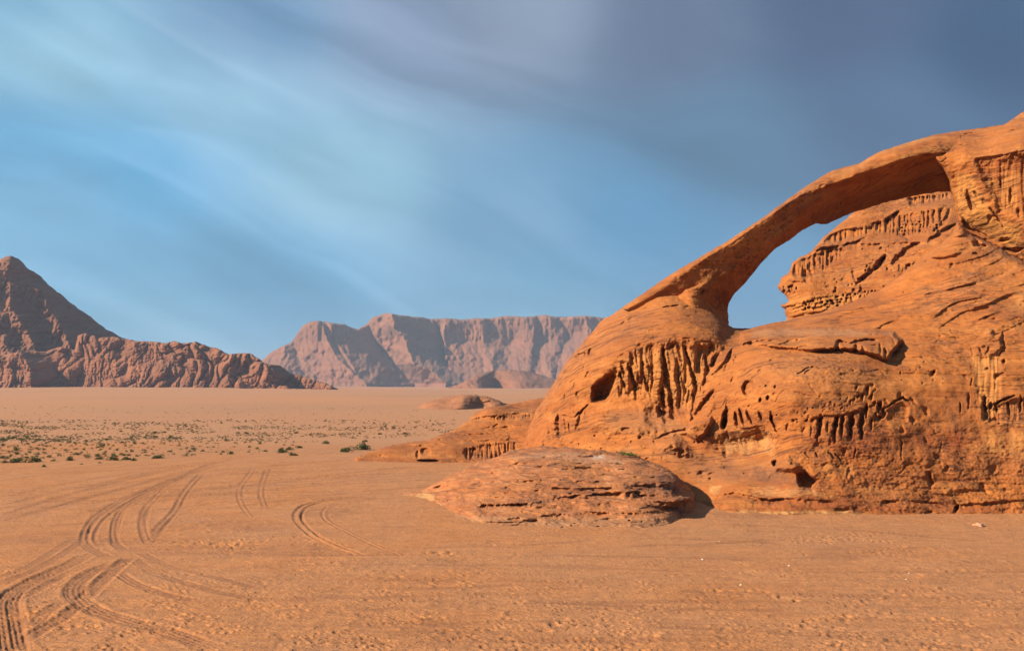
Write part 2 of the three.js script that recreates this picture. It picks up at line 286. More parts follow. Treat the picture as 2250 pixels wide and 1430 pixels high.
// ------------------------------------------------------------------ materials
const rockMat = new THREE.MeshStandardMaterial({ name: 'sandstone', vertexColors: true, roughness: 0.95, map: rockTone, bumpMap: rockHeight, bumpScale: 0.04 });
const farRockMat = new THREE.MeshStandardMaterial({ name: 'far_sandstone', vertexColors: true, roughness: 1 });
const ORANGE = [0.285, 0.089, 0.0135], DEEP = [0.185, 0.05, 0.008], PALE = [0.4, 0.176, 0.042], DUSTY = [0.235, 0.089, 0.028], VARNISH = [0.08, 0.034, 0.019], RED = [0.19, 0.04, 0.0075], CREAM = [0.43, 0.245, 0.09], GREY = [0.26, 0.14, 0.073];
function sandstone(x, y, z) {
  const a = fbm(x * 0.35, y * 0.5, z * 0.35, 4), b = fbm(x * 1.7 + 9, y * 3.4, z * 1.7, 4), bed = fbm(x * 0.12, y * 2.6 + 0.5 * a, z * 0.12, 4), g = n3(x * 11, y * 14, z * 11), f = fbm(x * 5, y * 8, z * 5, 3);
  let c = mix3(ORANGE, DEEP, clamp(0.26 - 0.9 * a - 0.4 * bed));
  c = mix3(c, PALE, clamp(0.08 + 0.9 * bed + 0.6 * b) * 0.5);
  c = mix3(c, VARNISH, clamp(fbm(x * 0.8 + 3, y * 1.6, z * 0.8 + 7, 5) * 1.6 - 0.4) * 0.8);
  c = mix3(c, DEEP, clamp(f * 2 - 0.3) * 0.8); c = mix3(c, DUSTY, clamp(fbm(x * 0.22 + 4, y * 0.4, z * 0.22, 5) * 2.2) * 0.6);
  c = mix3(c, VARNISH, clamp((n3(x * 8 + 2, y * 11, z * 8) + 0.6 * b) * 2.4 - 1.05) * 0.7);
  const k = 1.27 * (1 + 0.2 * b + 0.1 * g + 0.2 * f);
  return [c[0] * k, c[1] * k, c[2] * k];
}
function rockSkin(k) {
  return (x, y, z) => {
    const a = fbm(x * 0.5, y * 0.5, z * 0.5, 3), wy = y + 0.25 * fbm(x * 0.3, y * 0.3, z * 0.3, 2) + 0.05 * x, coarse = clamp(0.6 + 1.1 * n3(x * 0.28 + 6, y * 0.4, z * 0.28));
    let d = 0.2 * a + 0.09 * fbm(x * 1.5, y * 1.7, z * 1.5, 3) + coarse * 0.05 * fbm(x * 4.2, y * 5.6, z * 4.2, 3) + coarse * 0.02 * n3(x * 12, y * 15, z * 12);
    d += (0.06 * fbm(x * 0.5, wy * 4.4, z * 0.5, 3) + 0.03 * n3(x * 0.9, wy * 11, z * 0.9)) * (0.35 + clamp(0.4 + 1.8 * n3(x * 0.3, y * 0.5, z * 0.3 + 4)));
    const p = n3(x * 3.1, y * 2.6, z * 3.1 + 8) + 0.5 * n3(x * 0.5 + 3, y * 0.6, z * 0.5); d -= 0.12 * clamp((p - 0.55) * 3);
    const c = n3(x * 0.7 + 1.5 * a, y * 0.5 + 2, z * 0.7); d -= 0.06 * Math.max(0, 1 - Math.abs(c) * 34) * clamp(n3(x * 0.4, y * 0.4, z * 0.4 + 20) * 3 - 0.3);
    return d * k * 1.25;
  };
}

// ------------------------------------------------------------------ desert floor
const RX0 = -24, RZ0 = -60, RCELL = 0.025, RW = 1880, RH = 1900, rut = new Float32Array(RW * RH), rutDark = new Float32Array(RW * RH);
function splat(x, z, r, f) {   // f(dx, dz) -> [height, how far the sand colour is darkened]
  const i0 = Math.max(0, Math.floor((x - r - RX0) / RCELL)), i1 = Math.min(RW - 1, Math.ceil((x + r - RX0) / RCELL)), j0 = Math.max(0, Math.floor((z - r - RZ0) / RCELL)), j1 = Math.min(RH - 1, Math.ceil((z + r - RZ0) / RCELL));
  for (let j = j0; j <= j1; j++) for (let i = i0; i <= i1; i++) f(RX0 + i * RCELL - x, RZ0 + j * RCELL - z, j * RW + i);
}
function track(pts, width = 0.24, depth = 0.035, ribs = 3, strength = 1, lugs = 0) {
  const g = pts.map(([x, y]) => onGround(x, y)), curve = new THREE.CatmullRomCurve3(g.map((p) => new THREE.Vector3(...p)), false, 'centripetal'), L = curve.getLength(), n = Math.max(8, Math.ceil(L / 0.035)), P = curve.getSpacedPoints(n);
  const mark = new Map();
  for (let k = 0; k < n; k++) {
    const p = P[k], q = P[k + 1], tx = (q.x - p.x), tz = (q.z - p.z), l = Math.hypot(tx, tz) || 1, nx = -tz / l, nz = tx / l, s = k / n * L, e = ss(0, 0.08, k / n) * ss(1, 0.92, k / n) * clamp(0.75 + 0.6 * n3(s * 0.5, pts[0][0], 2));
    splat(p.x, p.z, width, (dx, dz, i) => {
      const o = (dx * nx + dz * nz) / (width * 0.5), along = Math.abs(dx * tx + dz * tz) / l; if (along > 0.04 || Math.abs(o) > 1.8) return;
      const inn = ss(1.05, 0.85, Math.abs(o)), berm = Math.exp(-(((Math.abs(o) - 1.3) / 0.25) ** 2));
      const lug = lugs ? 0.4 * Math.sin((s + Math.abs(o) * 0.08) * 6.283 / 0.13) : 0;
      const v = (-depth * inn * (0.62 + 0.38 * Math.cos(o * Math.PI * ribs) + lug) + depth * 0.55 * berm * (0.7 + 0.6 * n3(s * 6, o, 1))) * e * strength;
      const old = mark.get(i); if (old === undefined || Math.abs(v) > Math.abs(old)) mark.set(i, v);
      rutDark[i] = Math.max(rutDark[i], inn * e * strength);
    });
  }
  for (const [i, v] of mark) rut[i] += v;
}
function bundle(pts, width, depth, n, strength, R) {
  for (let k = 0; k < n; k++) { const o = (k - (n - 1) / 2) * (n > 1 ? width / (n - 1) : 0) + (R() - 0.5) * 0.05; track(pts.map(([x, y]) => { const p = onGround(x, y), s = F / -p[2]; return [x + o * s * (0.9 + 0.2 * R()), y + o * s * 0.03]; }), (0.06 + R() * 0.045) * clamp(-onGround(...pts[Math.floor(pts.length / 2)])[2] / 26, 1, 1.3), depth * (0.8 + 0.6 * R()), 1, 1.15 * strength * (0.65 + 0.5 * R()), 0); }
}
function footprint(x, z, turn, r, depth) {
  const c = Math.cos(turn), s = Math.sin(turn);
  splat(x, z, r * 2.6, (dx, dz, i) => { const a = (dx * c + dz * s) / (r * 1.7), b = (dz * c - dx * s) / r, q = Math.hypot(a, b); if (q < 2) rut[i] += -depth * ss(1, 0.45, q) + depth * 0.4 * Math.exp(-(((q - 1.25) / 0.25) ** 2)); });
}
{
  const R = mulberry(91);
  const H = (w, d, ribs, s, lugs, ...p) => track(FH(...p), w, d, ribs, s, lugs), G = (w, d, ribs, s, ...p) => bundle(FG(...p), w * 0.95, d * 0.6, 2, s, R);
  H(0.42, 0.034, 5, 1.1, 1, [75, 760], [62, 700], [48, 620], [36, 550], [36, 495], [70, 450], [150, 405], [250, 355], [350, 312], [440, 262]);
  H(0.3, 0.027, 4, 0.9, 1, [105, 760], [108, 690], [90, 600], [70, 520], [80, 490], [150, 455], [240, 405], [320, 360]);
  H(0.3, 0.027, 4, 1, 1, [420, 495], [370, 530], [300, 585], [180, 650], [110, 705]);
  H(0.26, 0.020, 3, 0.8, 0, [310, 500], [230, 550], [170, 620]);
  H(0.34, 0.031, 4, 1.1, 1, [640, 280], [560, 345], [480, 420], [400, 490]);
  H(0.4, 0.031, 4, 1, 1, [590, 300], [470, 345], [390, 400], [365, 450], [410, 505], [500, 555], [640, 595], [800, 640], [950, 690], [1090, 750]);
  H(0.28, 0.024, 3, 0.9, 1, [580, 355], [680, 415], [850, 470], [990, 492]);
  H(0.28, 0.024, 3, 0.8, 0, [660, 290], [760, 350], [900, 400], [1080, 450], [1300, 482], [1600, 505]);
  H(0.24, 0.020, 3, 0.7, 0, [690, 255], [850, 325], [1080, 380], [1300, 440]);
  H(0.26, 0.020, 3, 0.8, 0, [0, 412], [150, 350], [300, 270], [420, 180]);
  H(0.24, 0.020, 3, 0.7, 0, [0, 380], [140, 325], [270, 245], [370, 185]);
  H(0.3, 0.020, 3, 0.8, 0, [480, 60], [430, 150], [420, 215], [470, 250], [560, 290]);
  H(0.26, 0.020, 3, 0.8, 0, [600, 50], [570, 130], [570, 210], [620, 250]);
  H(0.26, 0.020, 3, 0.8, 0, [730, 20], [705, 110], [720, 190], [760, 225]);
  H(0.24, 0.020, 3, 0.7, 0, [890, 0], [840, 80], [780, 160], [740, 200]);
  G(0.17, 0.035, 1, 1, [470, 850], [465, 810], [490, 730], [560, 660], [700, 580], [850, 520], [1000, 460], [1150, 402], [1300, 372]);
  G(0.17, 0.035, 1, 0.9, [520, 850], [500, 800], [540, 720], [620, 650], [760, 570], [900, 510], [1060, 450], [1220, 395]);
  G(0.17, 0.035, 1, 1, [640, 850], [622, 770], [640, 690], [700, 620], [820, 560], [1000, 470], [1120, 420]);
  G(0.17, 0.035, 1, 0.9, [820, 850], [782, 740], [790, 660], [850, 590], [900, 540], [1000, 480], [1090, 435]);
  G(0.17, 0.035, 1, 1, [840, 790], [900, 720], [960, 660], [1000, 580], [1050, 510], [1110, 450]);
  G(0.18, 0.04, 1, 1, [0, 590], [200, 540], [400, 500], [700, 450], [1000, 405], [1250, 378]);
  G(0.18, 0.04, 1, 1, [0, 630], [200, 580], [350, 545], [550, 508], [800, 450], [1100, 400]);
  G(0.18, 0.04, 1, 1, [0, 690], [200, 620], [400, 560], [600, 510], [900, 440], [1200, 385]);
  G(0.18, 0.04, 1, 0.9, [0, 720], [150, 680], [300, 640], [500, 580], [700, 530], [900, 470]);
  G(0.17, 0.035, 1, 0.8, [0, 700], [220, 650], [420, 600], [640, 540], [860, 480], [1050, 430]);
  G(0.17, 0.035, 1, 0.8, [0, 490], [180, 465], [400, 440], [700, 410], [900, 395]);
  G(0.16, 0.03, 1, 0.8, [0, 745], [250, 735], [480, 722], [640, 690]);
  G(0.17, 0.035, 1, 0.9, [750, 562], [1000, 545], [1300, 510], [1600, 480], [2000, 455], [2260, 445]);
  G(0.17, 0.035, 1, 0.8, [700, 662], [1000, 635], [1300, 600], [1700, 570], [2260, 535]);
  G(0.17, 0.035, 1, 1, [1390, 700], [1340, 640], [1315, 570], [1330, 510], [1370, 460], [1400, 410]);
  G(0.17, 0.035, 1, 0.9, [1460, 640], [1435, 560], [1445, 500], [1475, 420]);
  G(0.24, 0.05, 1, 1, [2060, 575], [1850, 590], [1700, 620], [1645, 660], [1640, 700], [1680, 750], [1760, 810], [1850, 850], [2000, 905]);
  G(0.18, 0.04, 1, 0.9, [1900, 600], [1800, 640], [1785, 690], [1850, 740], [1950, 790], [2080, 850], [2250, 910]);
  for (let i = 0; i < 60; i++) { const y = 1040 + R() * 90, x = -100 + R() * 700, dx = 300 + R() * 500, dy = -30 - R() * 40; if (i > 34) bundle([[x, y], [x + dx * 0.5, y + dy * 0.65], [x + dx, y + dy]], 0.2, 0.014, 2, 0.5 + R() * 0.4, R); else { const y = 1150 + R() * 260, x = 500 + R() * 1500, dx = 250 + R() * 500, dy = -20 + R() * 70; track([[x, y], [x + dx * 0.5, y + dy * 0.35], [x + dx, y + dy]], 0.26, 0.02, 2, 0.35 + R() * 0.45, R() < 0.4 ? 1 : 0); } }
  for (let i = 0; i < 7000; i++) {
    const k = R(); let x, y;
    if (k < 0.62) { x = R() * 2300; y = 1250 + Math.pow(R(), 0.8) * 190; } else if (k < 0.8) { x = 1850 + (R() + R() + R() - 1.5) * 150; y = 1197 + (R() + R() + R() - 1.5) * 26; } else if (k < 0.9) { x = 500 + (R() + R() - 1) * 220; y = 1190 + (R() + R() - 1) * 32; } else { x = R() * 2250; y = 1100 + R() * 200; }
    const cl = n3(x / 160, y / 34, 6); if (cl < -0.12 + 0.25 * R()) continue;
    const p = onGround(x, y); footprint(p[0], p[2], R() * 6.3, 0.03 + R() * R() * 0.06, 0.006 + R() * 0.018);
  }
  for (const [fx, fy, n, sx, sy] of [[970, 1217, 30, 50, 6], [1240, 1375, 30, 90, 16], [420, 1190, 30, 90, 10]]) for (let i = 0; i < n; i++) { const p = onGround(fx + (R() + R() - 1) * sx, fy + (R() + R() - 1) * sy); footprint(p[0], p[2], R() * 6.3, 0.04 + R() * 0.06, 0.012 + R() * 0.02); }
}
const rutAt = (map, x, z) => { const u = (x - RX0) / RCELL, v = (z - RZ0) / RCELL, i = Math.floor(u), j = Math.floor(v); if (i < 0 || j < 0 || i >= RW - 1 || j >= RH - 1) return 0; const a = u - i, b = v - j, o = j * RW + i; return mix(mix(map[o], map[o + 1], a), mix(map[o + RW], map[o + RW + 1], a), b); };
const SAND = [0.308, 0.13, 0.0465], SAND_ORANGE = [0.335, 0.127, 0.033], SAND_PINK = [0.325, 0.154, 0.069], SAND_DARK = [0.185, 0.071, 0.025], SAND_GREY = [0.28, 0.136, 0.061];
function groundHeight(x, z) {
  const d = -z; let h = swell(x, z);
  if (d < 140) {
    const k = ss(140, 40, d);
    const rough = clamp(0.55 + 1.3 * fbm(x * 0.16 + 2, 1, z * 0.22, 3) + ss(24, 16, d) * 0.5);
    h += k * (0.03 * fbm(x * 0.5, 2, z * 0.7, 3) + rough * (0.024 * fbm(x * 1.5, 5, z * 3.2, 3) + 0.013 * fbm(x * 5, 6, z * 7, 3) + 0.012 * fbm(x * 0.8, 8, z * 6.5, 3)));
    const cl = n3(x * 3.5, 9, z * 5.2); h += k * 0.03 * clamp(cl * 2 - 0.7) * rough;
    h += rutAt(rut, x, z) * (0.9 + 0.25 * n3(x * 7, 3, z * 7));
  }
  return h;
}
const darkPatches = [[...FG([520, 770])[0], 300, 10], [...FG([1250, 700])[0], 150, 16], [...FG([1780, 640])[0], 90, 12], [...FG([1900, 585])[0], 90, 5], [430, 1190, 190, 12], [970, 1216, 60, 5], [1250, 1380, 110, 12], [1850, 1195, 130, 20], [640, 1190, 160, 16], [1640, 1120, 90, 12]];
function groundColor(x, z, h) {
  const d = -z, [px, py] = unsight(x, 0.2, z);
  const big = fbm(x * 0.05, 3, z * 0.03, 4), mid = fbm(x * 0.35, 7, z * 0.6, 4), fine = fbm(x * 2.6, 1, z * 3.6, 4);
  let c = mix3(SAND, SAND_ORANGE, clamp(0.5 + 2.2 * big + 1.2 * mid));
  c = mix3(c, SAND_GREY, clamp(0.12 + 0.9 * fbm(x * 0.11 + 8, 2, z * 0.16, 3)) * 0.6);
  c = mix3(c, SAND_DARK, clamp(mid * 1.5 + fine * 0.8 - 0.45) * 0.8); if (d < 70) { const st = fbm(x * 0.5, 11, z * 3.4, 4); c = mix3(c, SAND_DARK, clamp(st * 1.6 - 0.12) * 0.5); c = mix3(c, SAND_PINK, clamp(-st * 1.5 - 0.2) * 0.45); c = mix3(c, SAND_DARK, clamp(n3(x * 9, 5, z * 13) * 2.4 - 1.1) * 0.7); }
  if (d < 62) {
    let q = 0; for (const [cx, cy, rx, ry] of darkPatches) { const r = Math.hypot((px - cx) / rx, (py - cy) / ry) + 0.6 * fbm(x * 0.9, 4, z * 1.6, 3); q = Math.max(q, ss(1.05, 0.5, r)); }
    c = mix3(c, SAND_DARK, q * clamp(0.45 + 1.5 * fine) * 0.75);
    c = mix3(c, SAND_DARK, clamp(rutAt(rutDark, x, z) * 1.2) * clamp(0.72 + 0.6 * fine));  // sand colour goes darker along the tyre ruts
  }
  if (d > 46) { const f = ss(-0.25, 0.1, (d - 75) / 90 + 0.9 * fbm(x * 0.03, 12, z * 0.03, 5)); c = mix3(c, SAND_PINK, f * 0.8); c = mix3(c, [0.2516, 0.1332, 0.0703], f * clamp(0.15 + 2 * fbm(x * 0.012, 6, z * 0.014, 5)) * 0.6); c = mix3(c, [0.38, 0.15, 0.058], f * clamp(2 * fbm(x * 0.008 + 9, 3, z * 0.02, 5) - 0.05) * 0.7); }
  const k = 1.27 * (1 + 0.14 * fine + 0.06 * n3(x * 19, 2, z * 19));
  return [c[0] * k, c[1] * k, c[2] * k];
}
{
  const sandMat = new THREE.MeshStandardMaterial({ name: 'desert_sand', vertexColors: true, roughness: 1, map: sandTone, bumpMap: sandHeight, bumpScale: 0.028 });
  const rows = []; for (let y = 1490; y > 1011; y -= y > 1200 ? 1.4 : y > 1110 ? 1.0 : 0.62) rows.push((EYE - 0.15) / ((y - HORIZON) / F)); for (let d = rows[rows.length - 1] * 1.005; d < 300; d *= 1.011) rows.push(d); for (let d = 300; d < 9000; d *= 1.03) rows.push(d);
  const cols = []; for (let x = -2600; x < -160; x += 40) cols.push(x); for (let x = -160; x < 2420; x += 2.7) cols.push(x); for (let x = 2420; x <= 4900; x += 40) cols.push(x);
  const pos = new Float32Array(rows.length * cols.length * 3), col = new Float32Array(pos.length), uv = new Float32Array(rows.length * cols.length * 2), index = [];
  let n = 0;
  for (const d of rows) for (const c of cols) {
    const x = (c - W0 / 2) / F * d, z = -d, h = groundHeight(x, z), q = groundColor(x, z, h);
    pos[n * 3] = x; pos[n * 3 + 1] = h; pos[n * 3 + 2] = z; col.set(q, n * 3); uv[n * 2] = x / 7; uv[n * 2 + 1] = z / 7; n++;
  }
  const C = cols.length; for (let j = 0; j < rows.length - 1; j++) for (let i = 0; i < C - 1; i++) { const a = j * C + i; index.push(a, a + 1, a + C, a + 1, a + C + 1, a + C); }
  // coarse apron round and behind the viewer
  const near = rows[0], base = n, extra = [], ecol = [], euv = []; const G2 = 60, S = 3000;
  const edge = (c) => (c - W0 / 2) / F * near, ring = [edge(cols[0]), edge(cols[C - 1])];
  const zs = [-near, -near + 3, 0, 10, 40, 200, 2000], xs = [-3000, -300, ...Array.from({ length: 13 }, (_, i) => mix(ring[0], ring[1], i / 12)), 300, 3000];
  for (const z of zs) for (const x of xs) { extra.push(x, z === -near ? swell(x, -near) - 0.02 : swell(x, z) - 0.01, z); ecol.push(...SAND); euv.push(x / 7, z / 7); }
  for (let j = 0; j < zs.length - 1; j++) for (let i = 0; i < xs.length - 1; i++) { const a = base + j * xs.length + i, b = a + xs.length; index.push(a, b, a + 1, a + 1, b, b + 1); }
  const g = new THREE.BufferGeometry(), cat = (a, b) => { const r = new Float32Array(a.length + b.length); r.set(a); r.set(b, a.length); return r; };
  g.setAttribute('position', new THREE.BufferAttribute(cat(pos, extra), 3)); g.setAttribute('color', new THREE.BufferAttribute(cat(col, ecol), 3)); g.setAttribute('uv', new THREE.BufferAttribute(cat(uv, euv), 2)); g.setIndex(index); g.computeVertexNormals();
  structure('desert_ground', 'orange sand desert floor crossed by tyre tracks', g, sandMat);
}

// ------------------------------------------------------------------ the sandstone arch and its massif
const arch = thing('sandstone_arch', 'huge orange sandstone rock with a natural arch bridging its left dome and right wall', 'rock arch');
{
  const outline = [...FA([640, 150], [540, 215], [440, 280], [380, 350], [320, 420], [250, 500], [190, 600], [120, 710], [60, 810], [0, 960]), [1138, 1060], [1500, 1120], [1560, 1165], [3160, 1165], [3160, 900], [3000, 700], [2700, 640], [2440, 640], [2320, 612], ...FW([917, 1262], [840, 1222], [740, 1162], [680, 1130], [600, 1092], [520, 1060], [460, 1015], [400, 955], [378, 950]), [2090, 518], [2040, 556], [1990, 596], [1940, 634], [1870, 664], [1800, 688], [1722, 706], [1680, 714], [1632, 723], [1612, 720], [1600, 711], [1560, 668], [1500, 636], [1440, 644]];
  const pts = [[1560, 1120, 32.3], [1600, 1133, 31.2], [1750, 1133, 31], [1900, 1135, 31], [2100, 1135, 31], [2250, 1130, 31], [2420, 1130, 31], [1560, 1160, 31.8], [1750, 1165, 30.8], [2100, 1165, 30.8], [2420, 1165, 30.8], [2750, 1165, 31.4], [3120, 1165, 34], [2750, 1000, 32], [2750, 700, 35.5], [3050, 1000, 35], [3000, 740, 38.5],
    [1150, 1010, 44.5], [1250, 1010, 40.2], [1350, 1020, 37.6], [1450, 1040, 35.6], [1520, 1090, 34], [1200, 960, 42.2], [1300, 960, 39.4], [1400, 950, 37.8], [1480, 980, 36.2], [1560, 1060, 34.3], [1600, 1060, 33.6], [1650, 1015, 34], [1700, 1060, 32.5], [1600, 980, 35.2], [1680, 960, 34.2],
    [1720, 1000, 32.7], [1800, 1000, 32], [1800, 900, 32.3], [1800, 820, 33.2], [1740, 850, 33], [1720, 790, 34.6], [1700, 900, 33.4], [1850, 930, 32.1], [1900, 850, 32.8], [2000, 1000, 31.9], [2000, 900, 32.5], [2000, 800, 33.8], [2000, 700, 36.4], [2100, 900, 32.6], [2100, 800, 33.7], [2100, 700, 35.8], [2100, 620, 37.4], [2200, 1000, 31.9], [2200, 900, 32.4], [2200, 800, 33.3], [2200, 700, 34.9], [2250, 640, 36], [2250, 590, 37], [2400, 1000, 31.7], [2400, 800, 32.8], [2400, 650, 35.4],
    [2170, 560, 38.2], [2105, 500, 39.6], [2100, 540, 39], [2040, 570, 39.4], [2000, 620, 38.8], [1940, 645, 39.6], [1940, 690, 37.8], [1850, 676, 40], [1850, 708, 38.4], [1760, 702, 40.6], [1722, 710, 41], [1632, 726, 41.8], [1700, 732, 38.8], [1640, 750, 38.6], [1700, 765, 36.2], [1800, 755, 35.6], [1900, 755, 35.2], [1960, 780, 34.6],
    [1500, 645, 42.6], [1560, 672, 42.4], [1600, 714, 41.6], [1450, 660, 41.8], [1400, 668, 43], [1400, 700, 41.4], [1500, 700, 39.8], [1580, 722, 39.9], [1300, 745, 43], [1350, 745, 40.8], [1450, 765, 38.5], [1550, 765, 38.2], [1610, 770, 38.2], [1245, 805, 43.2], [1300, 800, 40.9], [1400, 850, 38.6], [1500, 850, 37.7], [1560, 840, 37.2], [1600, 850, 36.2], [1650, 830, 35], [1620, 900, 35.3], [1205, 875, 43.6], [1250, 880, 41.7], [1300, 895, 40.4], [1400, 900, 38.9], [1185, 920, 43.8], [1480, 930, 37.4], [1550, 930, 36.3], [1640, 920, 34.7], [1155, 980, 44.8]];
  const m = new Relief({ x0: 1130, x1: 3160, fine1: 2300, y0: 478, y1: 1166, step: 1.6, outline, points: pts, soft: 0.0004, wobble: 4 });
  m.roll(16, 1.3);
  const flute = (amp, px, seed) => (x, y, k) => amp * k * (clamp(fbm(x / px + 0.8 * n3(x / 60, y / 60, 2), y / (px * 13), seed, 3) + 0.18) * 1.6 - 0.25);
  // left dome: cap overhanging a fluted hollow
  m.poly(FA([385, 650], [420, 590], [500, 500], [560, 470], [640, 402], [700, 370], [780, 385], [870, 360], [960, 372], [1060, 385], [1190, 420], [1150, 500], [1060, 620], [1070, 700], [940, 838], [760, 832], [740, 760], [690, 722], [640, 722], [480, 748], [385, 745]), 0.36, 26, 9, flute(0.26, 15, 2.2));
  m.poly(FA([383, 655], [430, 605], [520, 548], [545, 590], [525, 660], [490, 745], [385, 745]), 0.85, 12, 3);
  for (const [l, a, b, d] of [[[[470, 640], [455, 735]], 5, 3, -0.3], [[[548, 560], [605, 700]], 3, 4, 0.2], [[[600, 520], [640, 640], [648, 724]], 5, 5, 0.5], [[[655, 560], [662, 716]], 3, 3, 0.22], [[[690, 575], [722, 690]], 3, 4, 0.22], [[[560, 520], [582, 605]], 3, 3, 0.2], [[[800, 430], [812, 560], [818, 640], [852, 690]], 6, 6, 0.5], [[[875, 400], [800, 450]], 4, 3, 0.2],
    [[[792, 650], [800, 770]], 6, 7, 0.4], [[[842, 700], [858, 830]], 8, 9, 0.5], [[[770, 770], [815, 830], [880, 832]], 9, 8, 0.5], [[[918, 420], [960, 540], [988, 650], [962, 838]], 4, 6, 0.42], [[[985, 470], [990, 600]], 3, 4, 0.2], [[[1120, 460], [1062, 560], [1022, 672]], 8, 7, 0.5], [[[1192, 440], [1164, 520]], 5, 5, 0.4], [[[1215, 470], [1205, 515]], 4, 3, 0.25], [[[1090, 672], [1030, 750], [962, 838]], 7, 7, 0.5], [[[1195, 425], [1120, 530], [1036, 615]], 3, 3, -0.25], [[[1068, 410], [1075, 440]], 5, 5, 0.25],
    [[[702, 420], [706, 520]], 3, 3, 0.15], [[[740, 430], [736, 640]], 3, 4, 0.16], [[[880, 480], [893, 640]], 3, 4, 0.14], [[[930, 540], [925, 700]], 3, 4, 0.12], [[[640, 430], [655, 540]], 3, 3, 0.15],
    [[[200, 808], [208, 945]], 7, 8, 0.55], [[[150, 870], [165, 960]], 9, 8, 0.3], [[[255, 850], [272, 920]], 3, 3, 0.2], [[[335, 790], [300, 900]], 6, 4, 0.3], [[[235, 830], [245, 910]], 3, 3, 0.18], [[[215, 815], [290, 830], [350, 770]], 4, 3, 0.2], [[[800, 196], [890, 184]], 2.5, 2, 0.25], [[[240, 690], [232, 730]], 3, 2, 0.2], [[[298, 625], [280, 660]], 3, 2, 0.2], [[[1040, 460], [1050, 560]], 4, 4, 0.25]]) m.groove(FA(...l), a, b, d);
  for (const [x, y, rx, ry, t, d] of [[330, 470, 42, 16, -0.3, 0.3], [385, 450, 18, 26, 0.4, 0.3], [360, 405, 22, 8, -0.4, 0.25], [1285, 660, 42, 52, 0.2, 0.42], [1355, 726, 9, 15, 0.3, 0.3], [1398, 712, 10, 16, 0.2, 0.3], [1388, 645, 9, 8, 0, 0.15], [1440, 650, 7, 9, 0, 0.15], [1150, 860, 22, 40, 0.2, 0.45], [585, 895, 34, 14, -0.1, 0.14], [1440, 1085, 12, 22, 0.2, 0.3], [550, 590, 14, 30, 0.4, 0.2]]) { const [[px, py]] = FA([x, y]); m.pit(px, py, rx / 2.6, ry / 2.6, t, d); }
  m.ledge(FA([560, 205], [700, 172], [800, 190], [900, 178]), 0.12, 14); m.ledge(FA([640, 402], [700, 366], [870, 358], [1060, 384], [1185, 420]), 0.1, 10); m.ledge(FA([520, 458], [600, 455], [680, 470]), 0.1, 8);
  // skirt below the dome, the snout and the pale hollow
  m.poly(FA([370, 752], [490, 757], [640, 722], [740, 700], [760, 838], [940, 846], [1000, 822], [1090, 700], [1120, 760], [1050, 900], [900, 940], [520, 960], [340, 920]), -0.5, 34, 8);
  m.poly(FA([745, 950], [850, 905], [905, 915], [940, 970], [1000, 1030], [1085, 1052], [960, 1075], [780, 1040]), -1.0, 40, 6);
  m.poly(FA([885, 915], [960, 860], [1080, 805], [1092, 850], [1045, 930], [990, 965], [930, 935]), -0.5, 9, 3);
  m.poly(FA([1020, 930], [1150, 892], [1250, 885], [1390, 862], [1450, 900], [1475, 950], [1450, 1050], [1300, 1068], [1150, 1062], [1040, 1010]), 0.5, 36, 8, flute(0.16, 16, 6.1));
  for (const [l, a, b, d] of [[[[1165, 770], [1148, 890]], 7, 8, 0.5], [[[1212, 795], [1228, 885]], 5, 5, 0.45], [[[1238, 775], [1264, 872]], 5, 5, 0.45], [[[1272, 785], [1315, 862]], 4, 5, 0.35], [[[1350, 795], [1368, 845]], 5, 5, 0.3], [[[1415, 795], [1425, 850], [1470, 945]], 4, 3, 0.3], [[[1165, 900], [1175, 960]], 3, 3, 0.15], [[[1150, 1020], [1160, 1058]], 5, 5, 0.3], [[[750, 948], [860, 905], [960, 895]], 2.5, 2, 0.2], [[[340, 780], [375, 750]], 3, 2, 0.2]]) m.groove(FA(...l), a, b, d);
  m.ledge(FA([1130, 895], [1250, 884], [1400, 866]), 0.12, 10);
  m.ledge(FA([960, 1180], [1100, 1130], [1250, 1140], [1420, 1100]), 0.1, 16); m.ledge(FA([1040, 1290], [1200, 1250], [1400, 1290], [1560, 1280]), 0.2, 18);
  // slab above the right bulge
  m.poly(FB([-60, 335], [100, 300], [480, 308], [700, 318], [820, 335], [876, 378], [862, 412], [830, 448], [784, 506], [690, 474], [600, 452], [520, 442], [330, 452], [130, 432], [0, 412], [-60, 420]), -0.75, 9, 3);
  for (const [l, a, b, d] of [[[[-40, 405], [60, 392], [140, 388]], 5, 4, 0.4], [[[165, 410], [220, 392], [320, 380]], 4, 3, 0.3], [[[490, 442], [505, 392], [560, 400]], 6, 4, 0.45], [[[560, 404], [640, 384], [720, 384]], 5, 4, 0.4], [[[380, 448], [520, 444]], 3, 3, 0.3], [[[870, 400], [800, 490]], 4, 4, 0.3], [[[605, 405], [600, 455]], 8, 8, 0.35], [[[770, 430], [775, 495]], 4, 4, 0.25], [[[640, 420], [655, 470]], 6, 5, 0.2], [[[740, 400], [745, 460]], 3, 3, 0.2], [[[800, 360], [840, 430]], 2, 2, 0.12],
    [[[268, 578], [340, 538], [402, 545]], 2, 1.6, 0.15], [[[310, 580], [352, 534]], 2, 2, 0.15], [[[468, 544], [520, 552]], 1.6, 1.6, 0.1], [[[1030, 590], [1058, 556]], 6, 4, 0.35], [[[1265, 600], [1262, 640]], 2.5, 2, 0.15], [[[1248, 690], [1246, 780]], 2.5, 2, 0.2], [[[1198, 735], [1202, 800]], 2, 2, 0.15]]) m.groove(FB(...l), a, b, d);
